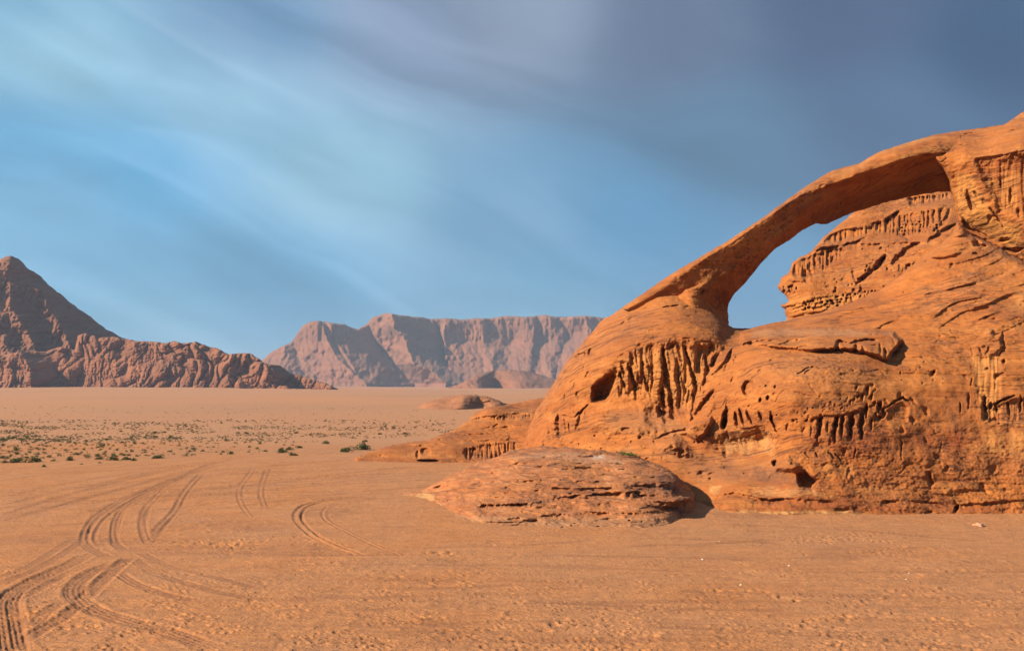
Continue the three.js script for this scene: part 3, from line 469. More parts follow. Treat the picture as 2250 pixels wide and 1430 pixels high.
  // the row of hollows ("teeth") across the bulge
  for (const [x, y0, y1, w, d] of [[207, 860, 905, 3, 0.15], [245, 838, 850, 3, 0.12], [320, 836, 850, 4, 0.2], [356, 838, 856, 4, 0.2], [396, 815, 930, 6, 0.45], [386, 900, 960, 4, 0.2], [440, 850, 910, 3, 0.12], [480, 840, 970, 5, 0.35], [494, 820, 880, 6, 0.42], [522, 815, 940, 5, 0.35], [574, 808, 950, 7, 0.5], [590, 830, 870, 4, 0.2], [634, 782, 950, 6, 0.5], [660, 750, 830, 5, 0.4], [690, 830, 900, 4, 0.2], [712, 800, 850, 4, 0.25], [736, 735, 800, 5, 0.4], [758, 768, 830, 6, 0.4], [735, 815, 845, 6, 0.35], [665, 648, 700, 5, 0.35], [640, 690, 730, 4, 0.25], [605, 642, 665, 4, 0.25], [690, 690, 730, 4, 0.25], [615, 695, 720, 4, 0.2], [590, 712, 735, 4, 0.2], [570, 720, 745, 3, 0.15], [710, 735, 760, 4, 0.2], [560, 905, 960, 3, 0.15], [300, 880, 930, 3, 0.1], [345, 870, 940, 3, 0.1]]) m.groove(FB([x + 6, y0], [x - 2, (y0 + y1) / 2], [x, y1]), w, w * 0.8, d);
  m.ledge(FB([300, 836], [400, 815], [520, 808], [640, 775], [740, 730]), 0.14, 12);
  m.groove(FB([772, 772], [830, 730], [872, 714], [912, 742]), 3, 3, 0.3); m.poly(FB([772, 778], [830, 735], [870, 722], [915, 760], [900, 860], [780, 850]), 0.14, 10, 3);
  { const R = mulberry(5); for (let i = 0; i < 120; i++) { let x, y; if (i < 60) { const t = R(); x = mix(240, 720, t); y = mix(830, 690, t) - 30 + R() * 60; } else if (i < 75) { x = 850 + R() * 220; y = 500 + R() * 130; } else if (i < 95) { x = 20 + R() * 140; y = 620 + R() * 200; } else { x = 100 + R() * 1400; y = 480 + R() * 420; } const [[px, py]] = FB([x, y]); m.pit(px, py, 1.4 + R() * 2, 1.6 + R() * 3, R() - 0.5, 0.03 + R() * R() * 0.1, 0.8); } }
  { const R = mulberry(6); for (let i = 0; i < 40; i++) { const [[px, py]] = FA([300 + R() * 900, 880 + R() * 300]); m.pit(px, py, 1.6 + R() * 3, 1.5 + R() * 2, R() - 0.5, 0.05 + R() * 0.1, 0.6); } }
  m.poly(FB([250, 1138], [310, 1120], [400, 1180], [360, 1258], [270, 1225]), 0.65, 12, 3); m.poly(FB([120, 1050], [220, 1040], [300, 1100], [260, 1150], [130, 1140]), -0.35, 14, 4); m.groove(FB([120, 1075], [150, 1105]), 5, 4, 0.3);
  for (const l of [[[310, 1020], [340, 1060]], [[370, 1025], [390, 1060]], [[440, 1020], [480, 1060]], [[480, 1030], [522, 1072]], [[600, 1000], [590, 1060]], [[860, 950], [864, 1070]]]) m.groove(FB(...l), 1.8, 1.6, 0.12);
  // proud "hand" and the pale column below it
  m.poly(FB([1240, 445], [1290, 372], [1360, 306], [1392, 318], [1402, 348], [1446, 330], [1442, 380], [1462, 420], [1440, 452], [1402, 482], [1360, 488], [1250, 478]), -0.16, 12, 5); m.poly(FB([1242, 470], [1450, 450], [1440, 600], [1450, 800], [1320, 850], [1290, 700], [1262, 600]), 0.06, 14, 6, flute(0.08, 8, 3.3));
  for (const [l, a, b, d] of [[[[1445, 335], [1440, 385], [1462, 425], [1400, 484]], 2.5, 2, 0.15], [[[1262, 430], [1270, 470]], 2.5, 2, 0.12], [[[1310, 430], [1330, 470]], 3, 2, 0.15], [[[1365, 425], [1345, 465]], 3, 2, 0.15], [[[1452, 498], [1448, 520]], 5, 4, 0.25], [[[1355, 540], [1352, 556]], 4, 3, 0.2], [[[1340, 700], [1338, 800]], 5, 5, 0.4], [[[1376, 738], [1370, 775]], 4, 4, 0.35], [[[1395, 750], [1440, 726], [1508, 700]], 4, 2.5, 0.4], [[[1400, 750], [1412, 800]], 4, 3, 0.25], [[[1468, 730], [1482, 810]], 3, 3, 0.2], [[[1545, 700], [1540, 800]], 3, 3, 0.2]]) m.groove(FB(...l), a, b, d);
  m.poly(FB([1310, 745], [1400, 748], [1510, 705], [1700, 690], [1700, 870], [1320, 860]), 0.16, 12, 5, flute(0.12, 11, 1.4));
  // base band and slope strata
  m.ledge(FB([-60, 1300], [200, 1285], [500, 1300]), 0.12, 20); m.ledge(FB([700, 1302], [900, 1296], [1170, 1320]), 0.1, 16); m.ledge(FB([1180, 1320], [1600, 1290], [1950, 1300]), 0.12, 20); m.groove(FB([1185, 1330], [1165, 1372]), 5, 5, 0.3);
  m.groove(FW([525, 1105], [560, 1130], [615, 1140]), 9, 5, 0.6);
  m.rough((x, y, z, px, py) => { const up = ss(760, 690, py) * ss(1600, 1720, px), bed = y - 0.34 * x + 0.2 * z + 0.5 * fbm(x * 0.25, y * 0.25, z * 0.25, 3), q = n3(x * 0.25, bed * 2.2, z * 0.25), r = n3(x * 0.4, bed * 5.5, z * 0.4); return rockSkin(1)(x, y, z) + up * (0.3 * ss(-0.12, 0.1, q) * clamp(0.5 + n3(x * 0.4, y * 0.3, 4) * 1.6) + 0.12 * ss(-0.1, 0.12, r) * clamp(0.5 + n3(x * 0.7, y * 0.4, 9) * 2)); });
  m.paint(sandstone);
  // stains, coatings and fresh stone where the photograph shows them
  m.tint(FA([1040, 920], [1250, 885], [1400, 870], [1465, 950], [1440, 1050], [1150, 1055]), CREAM, 0.5, 22, 18, 0.7); m.streaks(FA([1040, 920], [1250, 885], [1400, 870], [1465, 950], [1440, 1050], [1150, 1055]), DEEP, 0.6, 10);
  m.tint(FA([480, 560], [640, 420], [900, 380], [1050, 420], [1050, 660], [960, 820], [640, 720], [500, 735]), PALE, 0.5, 24, 12, 0.5); m.streaks(FA([400, 600], [640, 400], [900, 370], [1100, 420], [1060, 660], [960, 830], [640, 720]), RED, 0.5, 8);
  m.streaks(FA([860, 700], [940, 690], [940, 830], [870, 830]), VARNISH, 0.5, 12); m.streaks(FA([110, 820], [220, 830], [220, 980], [100, 970]), VARNISH, 0.6, 10);
  m.tint(FA([330, 470], [400, 400], [420, 480], [300, 500]), DEEP, 0.6, 8); m.tint(FA([480, 760], [780, 740], [1000, 860], [900, 1000], [600, 960], [380, 900]), DUSTY, 0.85, 30, 24);
  m.tint(FA([640, 920], [1000, 1000], [1560, 1060], [1560, 1260], [1000, 1230], [760, 1060]), DUSTY, 0.85, 26, 20); m.tint(FA([860, 1000], [1100, 1080], [1560, 1090], [1560, 1190], [1100, 1200]), VARNISH, 0.4, 20, 20, 0.9); m.tint(FA([1060, 1200], [1140, 1210], [1120, 1270], [1050, 1260]), CREAM, 0.6, 8, 10, 0.9);
  m.tint(FB([0, 310], [480, 305], [800, 330], [860, 360], [500, 375], [200, 370], [0, 375]), GREY, 0.55, 10, 8); m.tint(FB([860, 340], [800, 420], [780, 380]), VARNISH, 0.4, 8);
  m.tint(FB([1060, 385], [1200, 385], [1200, 412], [1080, 410]), VARNISH, 0.6, 6, 8, 0.8); m.tint(FB([200, 720], [520, 680], [620, 760], [300, 800]), VARNISH, 0.5, 20, 16, 0.8); m.tint(FB([200, 930], [420, 960], [520, 1050], [420, 1120], [260, 1060]), VARNISH, 0.4, 22, 16, 0.8);
  m.tint(FB([180, 880], [760, 850], [1250, 860], [1300, 1010], [1000, 1090], [600, 1090], [200, 1000]), DEEP, 0.65, 40, 30, 0.5); m.streaks(FB([200, 830], [1300, 830], [1300, 1060], [560, 1080], [200, 960]), RED, 0.95, 12, 30); m.streaks(FB([700, 700], [1300, 640], [1300, 960], [900, 990]), VARNISH, 0.55, 10, 40);
  m.tint(FB([0, 1180], [200, 1150], [400, 1260], [1560, 1300], [1560, 1390], [0, 1390]), RED, 0.5, 20, 16, 0.7); m.tint(FB([-200, 1355], [560, 1352], [700, 1385], [-200, 1390]), CREAM, 0.6, 5, 8, 0.8); m.tint(FB([0, 1200], [330, 1220], [560, 1290], [0, 1290]), CREAM, 0.35, 10, 14, 0.95); m.tint(FB([0, 1080], [240, 1140], [360, 1260], [0, 1200]), VARNISH, 0.55, 16, 14, 0.7);
  m.tint(FB([380, 1060], [600, 1080], [620, 1180], [420, 1190], [360, 1120]), PALE, 0.4, 18, 14); m.streaks(FB([340, 1040], [600, 1070], [600, 1180], [360, 1180]), VARNISH, 0.45, 9);
  m.tint(FB([1245, 460], [1440, 450], [1450, 800], [1330, 860], [1280, 700]), PALE, 0.65, 14, 10, 0.4); m.streaks(FB([1245, 460], [1440, 450], [1450, 800], [1330, 860]), RED, 0.4, 7); m.tint(FB([1320, 880], [1900, 880], [1900, 1050], [1330, 1060]), PALE, 0.5, 14, 12, 0.5); m.streaks(FB([1300, 860], [1900, 860], [1900, 1065], [1330, 1060]), DEEP, 0.9, 8, 12);
  m.streaks(FB([1380, 760], [1900, 720], [1900, 880], [1400, 860]), VARNISH, 0.45, 9);
  m.tint(FW([400, 1180], [760, 1140], [900, 1250], [760, 1300], [420, 1250]), VARNISH, 0.45, 12, 18, 0.9); m.tint(FW([420, 1340], [620, 1320], [620, 1400], [440, 1410]), VARNISH, 0.6, 10, 12, 0.8); m.tint(FB([900, 60], [1300, 0], [1560, -60], [1560, 20], [1300, 130], [960, 170]), DUSTY, 0.6, 22, 16); m.tint(FE([1640, 830], [1800, 800], [1790, 850], [1680, 870]), VARNISH, 0.55, 8, 8);
  m.tint(FB([1440, 120], [1560, 30], [1700, 0], [1700, 240], [1480, 240]), PALE, 0.4, 30, 16);
  meshOf('rock_massif', rockUV(m.geometry(5)), rockMat, arch);
}
{ // wall at the right end of the span
  const outline = [[1985, 318], [2050, 297], [2110, 287], [2170, 279], [2208, 273], [2222, 265], [2250, 245], [2300, 222], [2440, 180], [2600, 160], [2800, 220], [2950, 360], [3060, 600], [3060, 760], [2440, 760], [2320, 710], [2200, 650], [2115, 590], ...FW([400, 1000], [372, 890], [362, 800], [345, 740], [325, 690], [318, 610], [300, 575], [262, 505], [240, 480], [190, 430], [60, 430]), [1990, 348]];
  const pts = [[2000, 316, 43.4], [2060, 297, 43.2], [2150, 283, 43], [2250, 250, 43], [2430, 190, 43], [2000, 346, 41.8], [2050, 344, 41.6], [2080, 360, 41.5], [2120, 330, 41], [2200, 320, 40.2], [2250, 300, 40], [2430, 300, 38.6], [2090, 420, 41.9], [2130, 400, 40.9], [2180, 380, 40.2], [2250, 370, 39.4], [2430, 400, 37.4], [2100, 470, 41.8], [2125, 515, 42.1], [2150, 470, 40.8], [2200, 470, 40], [2250, 470, 39.2], [2160, 540, 41.7], [2200, 545, 41.1], [2250, 590, 40.6], [2250, 530, 39.8], [2430, 520, 37], [2430, 655, 38.6], [2700, 300, 39], [2700, 500, 37.4], [2700, 700, 38.6], [2900, 400, 41], [3000, 650, 40], [2620, 180, 43], [2850, 280, 44], [2150, 640, 41.6], [2300, 700, 40]];
  const m = new Relief({ x0: 1980, x1: 3070, fine1: 2300, y0: 155, y1: 762, step: 1.7, outline, points: pts, soft: 0.0003, wobble: 1.5 });
  m.roll(9, 0.8);
  m.poly(FW([500, 440], [520, 425], [720, 400], [917, 362], [1200, 330], [1600, 300], [1600, 1100], [1000, 960], [820, 920], [700, 880], [620, 720], [560, 600], [520, 520]), 0.3, 26, 10, (x, y, k) => 0.1 * k * (clamp(fbm(x / 8, y / 120, 2.4, 3) + 0.2) * 1.6 - 0.3));
  m.ledge(FW([500, 432], [720, 404], [917, 366], [1500, 300]), 0.22, 16);
  for (const [l, a, b, d] of [[[[468, 720], [490, 790], [518, 872]], 7, 6, 0.4], [[[520, 700], [545, 750]], 4, 3, 0.2], [[[815, 670], [818, 800]], 4, 4, 0.25], [[[870, 840], [890, 910]], 5, 4, 0.25], [[[725, 600], [745, 680]], 3, 2, 0.15], [[[640, 830], [700, 890], [770, 1000]], 3, 3, 0.2], [[[735, 1100], [800, 1080]], 5, 4, 0.25], [[[760, 1160], [860, 1180], [917, 1160]], 6, 5, 0.35], [[[240, 285], [400, 245]], 6, 3, 0.3], [[[440, 245], [510, 222]], 3, 2, 0.2], [[[0, 345], [180, 290]], 4, 3, 0.22], [[[840, 110], [917, 80]], 4, 3, 0.3], [[[10, 380], [260, 365]], 2.5, 2, 0.15], [[[560, 210], [615, 203]], 2, 2, 0.15], [[[370, 900], [470, 1010], [620, 1090], [760, 1160], [900, 1240]], 4, 4, -0.16], [[[400, 890], [500, 1000], [640, 1070]], 3, 3, 0.16]]) m.groove(FW(...l), a, b, d);
  m.rough((x, y, z) => rockSkin(0.75)(x, y, z) + 0.03 * fbm(x * 2.2, y * 3.4, z * 2.2, 4)); m.paint(sandstone);
  m.tint(FW([330, 500], [520, 540], [620, 740], [720, 900], [917, 960], [917, 1240], [740, 1150], [460, 1000], [370, 880], [340, 700]), PALE, 0.75, 16, 10, 0.4); m.tint(FW([560, 600], [917, 470], [917, 900], [720, 860], [640, 740]), PALE, 0.5, 20, 12);
  m.streaks(FW([500, 440], [720, 405], [1600, 330], [1600, 500], [917, 560], [640, 640], [540, 560]), RED, 0.9, 7, 8); m.streaks(FW([500, 440], [720, 405], [1600, 330], [1600, 900], [760, 880], [560, 600]), DEEP, 0.7, 8, 8); m.streaks(FW([330, 510], [440, 560], [440, 690], [360, 680]), DEEP, 0.7, 10, 6); m.streaks(FW([720, 980], [790, 980], [790, 1100], [730, 1080]), VARNISH, 0.5, 8, 5);
  meshOf('arch_wall', rockUV(m.geometry(6)), rockMat, arch);
}
{ // the span: top edge, lower edge, distance, share of the section that is top and face
  const K = [[1366, 676, 1450, 706, 42.6, 0.14, 0.8], [1398, 655, 1510, 722, 42.3, 0.12, 0.75], [1450, 619, 1572, 735, 42.1, 0.1, 0.66], [1490, 593, 1601, 714, 41.9, 0.09, 0.56], [1530, 570, 1597, 682, 41.8, 0.09, 0.52], [1560, 552, 1612, 649, 41.8, 0.08, 0.56], [1590, 535, 1634, 626, 41.9, 0.08, 0.62], [1630, 509, 1658, 597, 41.9, 0.08, 0.68], [1670, 483, 1690, 560, 42, 0.08, 0.72], [1700, 461, 1713, 541, 42, 0.09, 0.7], [1730, 439, 1738, 526, 42, 0.1, 0.64], [1756, 420, 1764, 506, 42, 0.14, 0.56], [1782, 403, 1792, 492, 42, 0.2, 0.46], [1806, 388, 1816, 492, 42, 0.24, 0.4], [1830, 375, 1842, 481, 42, 0.26, 0.36], [1860, 366, 1872, 468, 41.9, 0.26, 0.34], [1890, 358, 1902, 459, 41.8, 0.24, 0.32], [1930, 335, 1950, 444, 41.7, 0.3, 0.36], [1990, 315, 2028, 427, 41.6, 0.27, 0.33], [2050, 298, 2088, 421, 41.6, 0.3, 0.36], [2110, 292, 2135, 430, 41.7, 0.32, 0.4]];
  const st = 420, front = 96, back = 36, ring = front + back, pos = [], col = [], index = [];
  const cr = (a, b, c, d, t) => b + 0.5 * t * (c - a + t * (2 * a - 5 * b + 4 * c - d + t * (3 * (b - c) + d - a)));
  const at = (s) => { const u = s * (K.length - 1), i = Math.min(K.length - 2, Math.floor(u)), t = u - i; return K[0].map((_, k) => cr(K[Math.max(0, i - 1)][k], K[i][k], K[i + 1][k], K[Math.min(K.length - 1, i + 2)][k], t)); };
  const skin = rockSkin(0.42);
  for (let a = 0; a <= st; a++) {
    const s = a / st, [tx, ty, bx, by, D0, t1, t2] = at(s), H = Math.hypot(bx - tx, by - ty) * D0 / F, right = ss(0.55, 0.75, s), wob = 2.2 * fbm(tx / 16, 3, 1, 4), wob2 = 3.2 * fbm(bx / 15, 9, 1, 4) * ss(0.12, 0.2, s);
    const top = mix(1.1, 1.7, right), under = mix(1.5, 2.6, right) * H, face = mix(0.3, 0.25, right);
    for (let k = 0; k < ring; k++) {
      let t, D; const fr = k < front;
      if (fr) {
        t = k / (front - 1); t = t * t * (3 - 2 * t) * 0.35 + t * 0.65;
        const tt = t2 + 0.12 * fbm(s * 14, 2, 3, 4), t1w = t1 * (1 + 0.35 * fbm(s * 16, 5, 1, 3));
        if (t < t1w) { const q = t / t1w; D = D0 + top * (1 - Math.sqrt(1 - (1 - q) ** 2)) * 0.9; } else if (t < tt) D = D0 + face * (t - t1w) * H; else { const q = (t - tt) / (1 - tt); D = D0 + face * (tt - t1w) * H + under * (1 - tt) * (0.75 * q + 0.25 * q * q); }
        // overhanging lip and stepped ceiling at the right
        if (right > 0 && t > t1w) D += right * (0.55 * ss(t1w, t1w + 0.05, t) + 0.3 * ss(0.62, 0.66, t + 0.08 * fbm(s * 22, 1, 8, 3)));
        // bedding along the span
        D += 0.16 * fbm(s * 6, t * 2.2, 2.5, 3) * ss(0, 0.1, t) + 0.03 * fbm(s * 9, t * 13, 1.5, 3) * ss(t1w, t1w + 0.1, t);
      } else {
        t = 1 - (k - front + 1) / (back + 1);
        const q0 = D0 + top * 0.9, q1 = D0 + face * 0.4 * H + under * (1 - t2) + right * 0.85; D = mix(q0, q1, t) + 0.7 * Math.sin(Math.PI * t);
      }
      const x = mix(tx, bx, t) , y = mix(ty + wob, by + wob2, t), p = sight(x, y, D), d = skin(p[0], p[1], p[2]) * (fr ? ss(0, 0.06, t) * ss(1, 0.94, t) : 0), q = sight(x, y, D - d), c = sandstone(...q), dark = ss(0.3, 0.75, fbm(s * 20, t * 3, 4, 4) + 0.4), bed = ss(0.02, 0.2, fbm(s * 5 + 3, t * 7, 6, 4));
      pos.push(...q); const cc = mix3(mix3(c, DEEP, 0.5 * dark), PALE, bed * 0.4); col.push(...cc);
    }
  }
  for (let a = 0; a < st; a++) for (let k = 0; k < ring; k++) { const i = a * ring + k, j = a * ring + (k + 1) % ring; index.push(i, j, i + ring, j, j + ring, i + ring); }
  for (const a of [0, st]) for (let k = 1; k < ring - 1; k++) a ? index.push(a * ring, a * ring + k, a * ring + k + 1) : index.push(0, k + 1, k);
  const g = new THREE.BufferGeometry(); g.setAttribute('position', new THREE.Float32BufferAttribute(pos, 3)); g.setAttribute('color', new THREE.Float32BufferAttribute(col, 3)); g.setIndex(index); g.computeVertexNormals();
  meshOf('arch_span', rockUV(g), rockMat, arch);
}
{ // knuckle of rock at the foot of the span
  const outline = [[1478, 664], [1500, 640], [1530, 626], [1552, 613], [1572, 616], [1596, 606], [1612, 628], [1606, 652], [1600, 672], [1600, 714], [1592, 732], [1560, 738], [1520, 716], [1490, 690]];
  const m = new Relief({ x0: 1470, x1: 1620, y0: 598, y1: 745, step: 1.5, outline, points: [[1480, 664, 42], [1500, 645, 41.9], [1530, 628, 41.8], [1560, 620, 42.2], [1590, 612, 43.2], [1606, 640, 44], [1520, 660, 41.5], [1550, 650, 42.1], [1580, 655, 43.2], [1500, 690, 41.2], [1530, 690, 41.1], [1560, 690, 42], [1585, 690, 43], [1598, 712, 43.4], [1560, 730, 41.4], [1590, 730, 42.4], [1520, 715, 40.8]], wobble: 5, wobbleSize: 14 });
  m.roll(9, 0.5);
  for (const [l, a, b, d] of [[[[492, 1015], [470, 1045]], 5, 4, 0.3], [[[535, 1020], [545, 1040]], 4, 3, 0.2], [[[420, 985], [400, 1010]], 6, 5, 0.35], [[[520, 1080], [560, 1120]], 9, 5, 0.3]]) m.groove(FC(...l), a, b, d);
  m.rough(rockSkin(0.9)); m.paint(sandstone);
  meshOf('arch_foot', rockUV(m.geometry(1.5)), rockMat, arch);
}
{ // layered cliff seen through the arch
  const outline = [...FE([180, 1225], [185, 1190], [165, 1160], [172, 1120], [135, 1105], [150, 1085], [200, 1065], [185, 1020], [140, 985], [105, 940], [130, 905], [135, 870], [200, 830], [235, 740], [300, 690], [380, 660], [450, 580], [470, 545], [560, 480], [640, 410], [740, 325]), [1900, 446], [1960, 420], [2040, 392], [2160, 372], [2300, 380], [2500, 430], [2700, 520], [2700, 740], [2000, 740], [1730, 740]];
  const pts = [[1730, 730, 62.0], [1720, 690, 62.2], [1712, 630, 62.5], [1745, 580, 63.2], [1800, 530, 64.5], [1870, 466, 66.4], [1960, 425, 67.6], [2100, 390, 68.2], [1760, 690, 60.8], [1760, 640, 60.8], [1800, 690, 59.9], [1800, 600, 62.0], [1850, 660, 59.5], [1850, 580, 62.2], [1900, 640, 59.0], [1900, 540, 62.8], [1950, 620, 58.5], [1950, 520, 62.8], [2000, 590, 58.5], [2000, 500, 62.8], [2060, 540, 59.0], [2060, 450, 63.9], [1900, 480, 65.0], [2100, 480, 62.0], [2160, 560, 58.2], [2240, 560, 57.0], [2240, 450, 62.0], [2000, 720, 57.0], [2600, 500, 60], [2600, 680, 56]];
  const m = new Relief({ x0: 1695, x1: 2700, fine1: 2160, y0: 365, y1: 745, step: 1.7, outline, points: pts, soft: 0.0003, wobble: 3, wobbleSize: 12 });
  m.roll(7, 1.2);
  const ribs = (amp, px, seed) => (x, y, k) => amp * k * (clamp(fbm(x / px, y / (px * 8), seed, 3) + 0.2) * 1.7 - 0.3);
  m.poly(FE([230, 750], [300, 690], [480, 640], [640, 605], [700, 640], [610, 720], [510, 820], [400, 880], [250, 880], [210, 830]), 0.35, 9, 3, ribs(0.4, 8, 2));
  m.poly(FE([870, 415], [1040, 360], [1140, 340], [1300, 300], [1440, 290], [1500, 260], [1490, 400], [1340, 470], [1200, 540], [900, 500]), 0.35, 9, 3, ribs(0.5, 7, 5)); m.poly(FE([480, 560], [560, 490], [860, 430], [880, 510], [640, 580], [500, 590]), 0.25, 8, 3, ribs(0.35, 7, 8)); m.poly(FE([1090, 740], [1300, 730], [1250, 860], [1100, 900]), 0.2, 10, 3, ribs(0.3, 6, 4)); m.poly(FE([1200, 200], [1300, 180], [1540, 160], [1540, 220], [1260, 290], [1200, 270]), 0.4, 8, 4, ribs(0.5, 6, 7));
  for (const [l, d, f] of [[[[225, 745], [300, 690], [480, 612], [640, 592], [760, 560], [870, 500]], 0.5, 20], [[[860, 410], [980, 392], [1040, 350], [1170, 280]], 0.6, 22], [[[480, 545], [640, 470], [860, 440]], 0.3, 14], [[[700, 590], [880, 580], [1200, 570], [1330, 560]], 0.35, 16], [[[140, 1108], [280, 1080], [420, 1040]], 0.35, 12], [[[160, 1160], [400, 1110], [640, 1060]], 0.28, 8], [[[180, 1190], [420, 1150], [700, 1090]], 0.22, 8], [[[170, 1130], [420, 1075], [700, 1020]], 0.24, 8], [[[350, 1050], [560, 1010], [900, 960]], 0.2, 10], [[[120, 900], [260, 890], [420, 900]], 0.25, 14], [[[860, 1000], [1000, 960], [1160, 900]], 0.3, 16], [[[560, 1100], [760, 1050], [900, 1020]], 0.2, 8]]) m.ledge(FE(...l), d, f);
  for (const [l, a, b, d] of [[[[770, 915], [860, 840], [935, 785], [1000, 690]], 7, 10, 0.8], [[[1010, 690], [930, 790]], 7, 5, 0.5], [[[1070, 745], [1180, 640], [1290, 575]], 10, 6, 0.8], [[[1360, 565], [1460, 500], [1585, 425]], 8, 5, 0.7], [[[1380, 500], [1480, 420], [1540, 300]], 5, 6, 0.5], [[[1130, 505], [1190, 545], [1230, 565]], 6, 3, 0.5], [[[340, 800], [350, 905]], 6, 6, 0.5], [[[382, 800], [402, 865]], 5, 4, 0.45], [[[345, 700], [335, 745]], 8, 8, 0.5], [[[405, 690], [440, 800]], 4, 4, 0.35], [[[460, 690], [470, 760]], 3, 3, 0.3], [[[520, 710], [532, 790]], 3, 3, 0.3], [[[580, 680], [560, 760]], 4, 3, 0.3], [[[880, 440], [885, 490]], 7, 6, 0.5], [[[1365, 360], [1350, 460]], 5, 4, 0.5], [[[1320, 310], [1330, 400]], 4, 4, 0.4], [[[1410, 300], [1415, 400]], 4, 4, 0.35], [[[1215, 200], [1220, 275]], 8, 6, 0.6], [[[1245, 740], [1250, 790]], 5, 4, 0.4], [[[1195, 745], [1205, 780]], 4, 3, 0.3], [[[730, 800], [760, 910]], 4, 3, 0.3], [[[1165, 905], [1170, 930]], 5, 4, 0.4], [[[740, 960], [745, 990]], 4, 4, 0.35], [[[800, 940], [810, 980]], 5, 4, 0.4], [[[590, 940], [598, 970]], 4, 3, 0.35], [[[1140, 1100], [1210, 1060]], 4, 3, 0.35]]) m.groove(FE(...l), a, b, d);
  { const R = mulberry(77); for (let i = 0; i < 260; i++) { let x, y; if (i < 120) { x = 330 + R() * 620; y = 1125 - (x - 330) * 0.16 + Math.floor(R() * 4) * 24 - 60 + R() * 8; } else if (i < 190) { x = 1130 + R() * 340; y = 400 + Math.floor(R() * 4) * 26 + R() * 8; } else if (i < 220) { x = 150 + R() * 120; y = 930 + R() * 60; } else { x = 500 + R() * 700; y = 600 + R() * 400; } const [[px, py]] = FE([x, y]); m.pit(px, py, 1.6 + R() * 1.8, 2 + R() * 2.6, (R() - 0.5) * 0.5, 0.1 + R() * 0.16, 0.6); } }
  m.rough((x, y, z) => rockSkin(1.1)(x, y, z) + 0.08 * fbm(x * 0.6, y * 5.5, z * 0.6, 3)); m.paint(sandstone);
  for (const p of [[[600, 790], [680, 760], [700, 840], [620, 860]], [[640, 900], [720, 890], [700, 970], [630, 960]], [[1350, 920], [1430, 910], [1440, 990], [1360, 980]], [[1060, 960], [1290, 930], [1280, 1000], [1080, 1020]], [[300, 700], [380, 690], [380, 740], [300, 740]]]) m.tint(FE(...p), VARNISH, 0.55, 8, 8, 0.7);
  m.tint(FE([150, 1000], [560, 980], [900, 980], [700, 1130], [200, 1200]), PALE, 0.45, 14, 10); m.streaks(FE([200, 640], [1500, 250], [1500, 560], [500, 900]), DEEP, 0.5, 8, 20);
  meshOf('back_cliff', rockUV(m.geometry(5)), rockMat, arch);
}

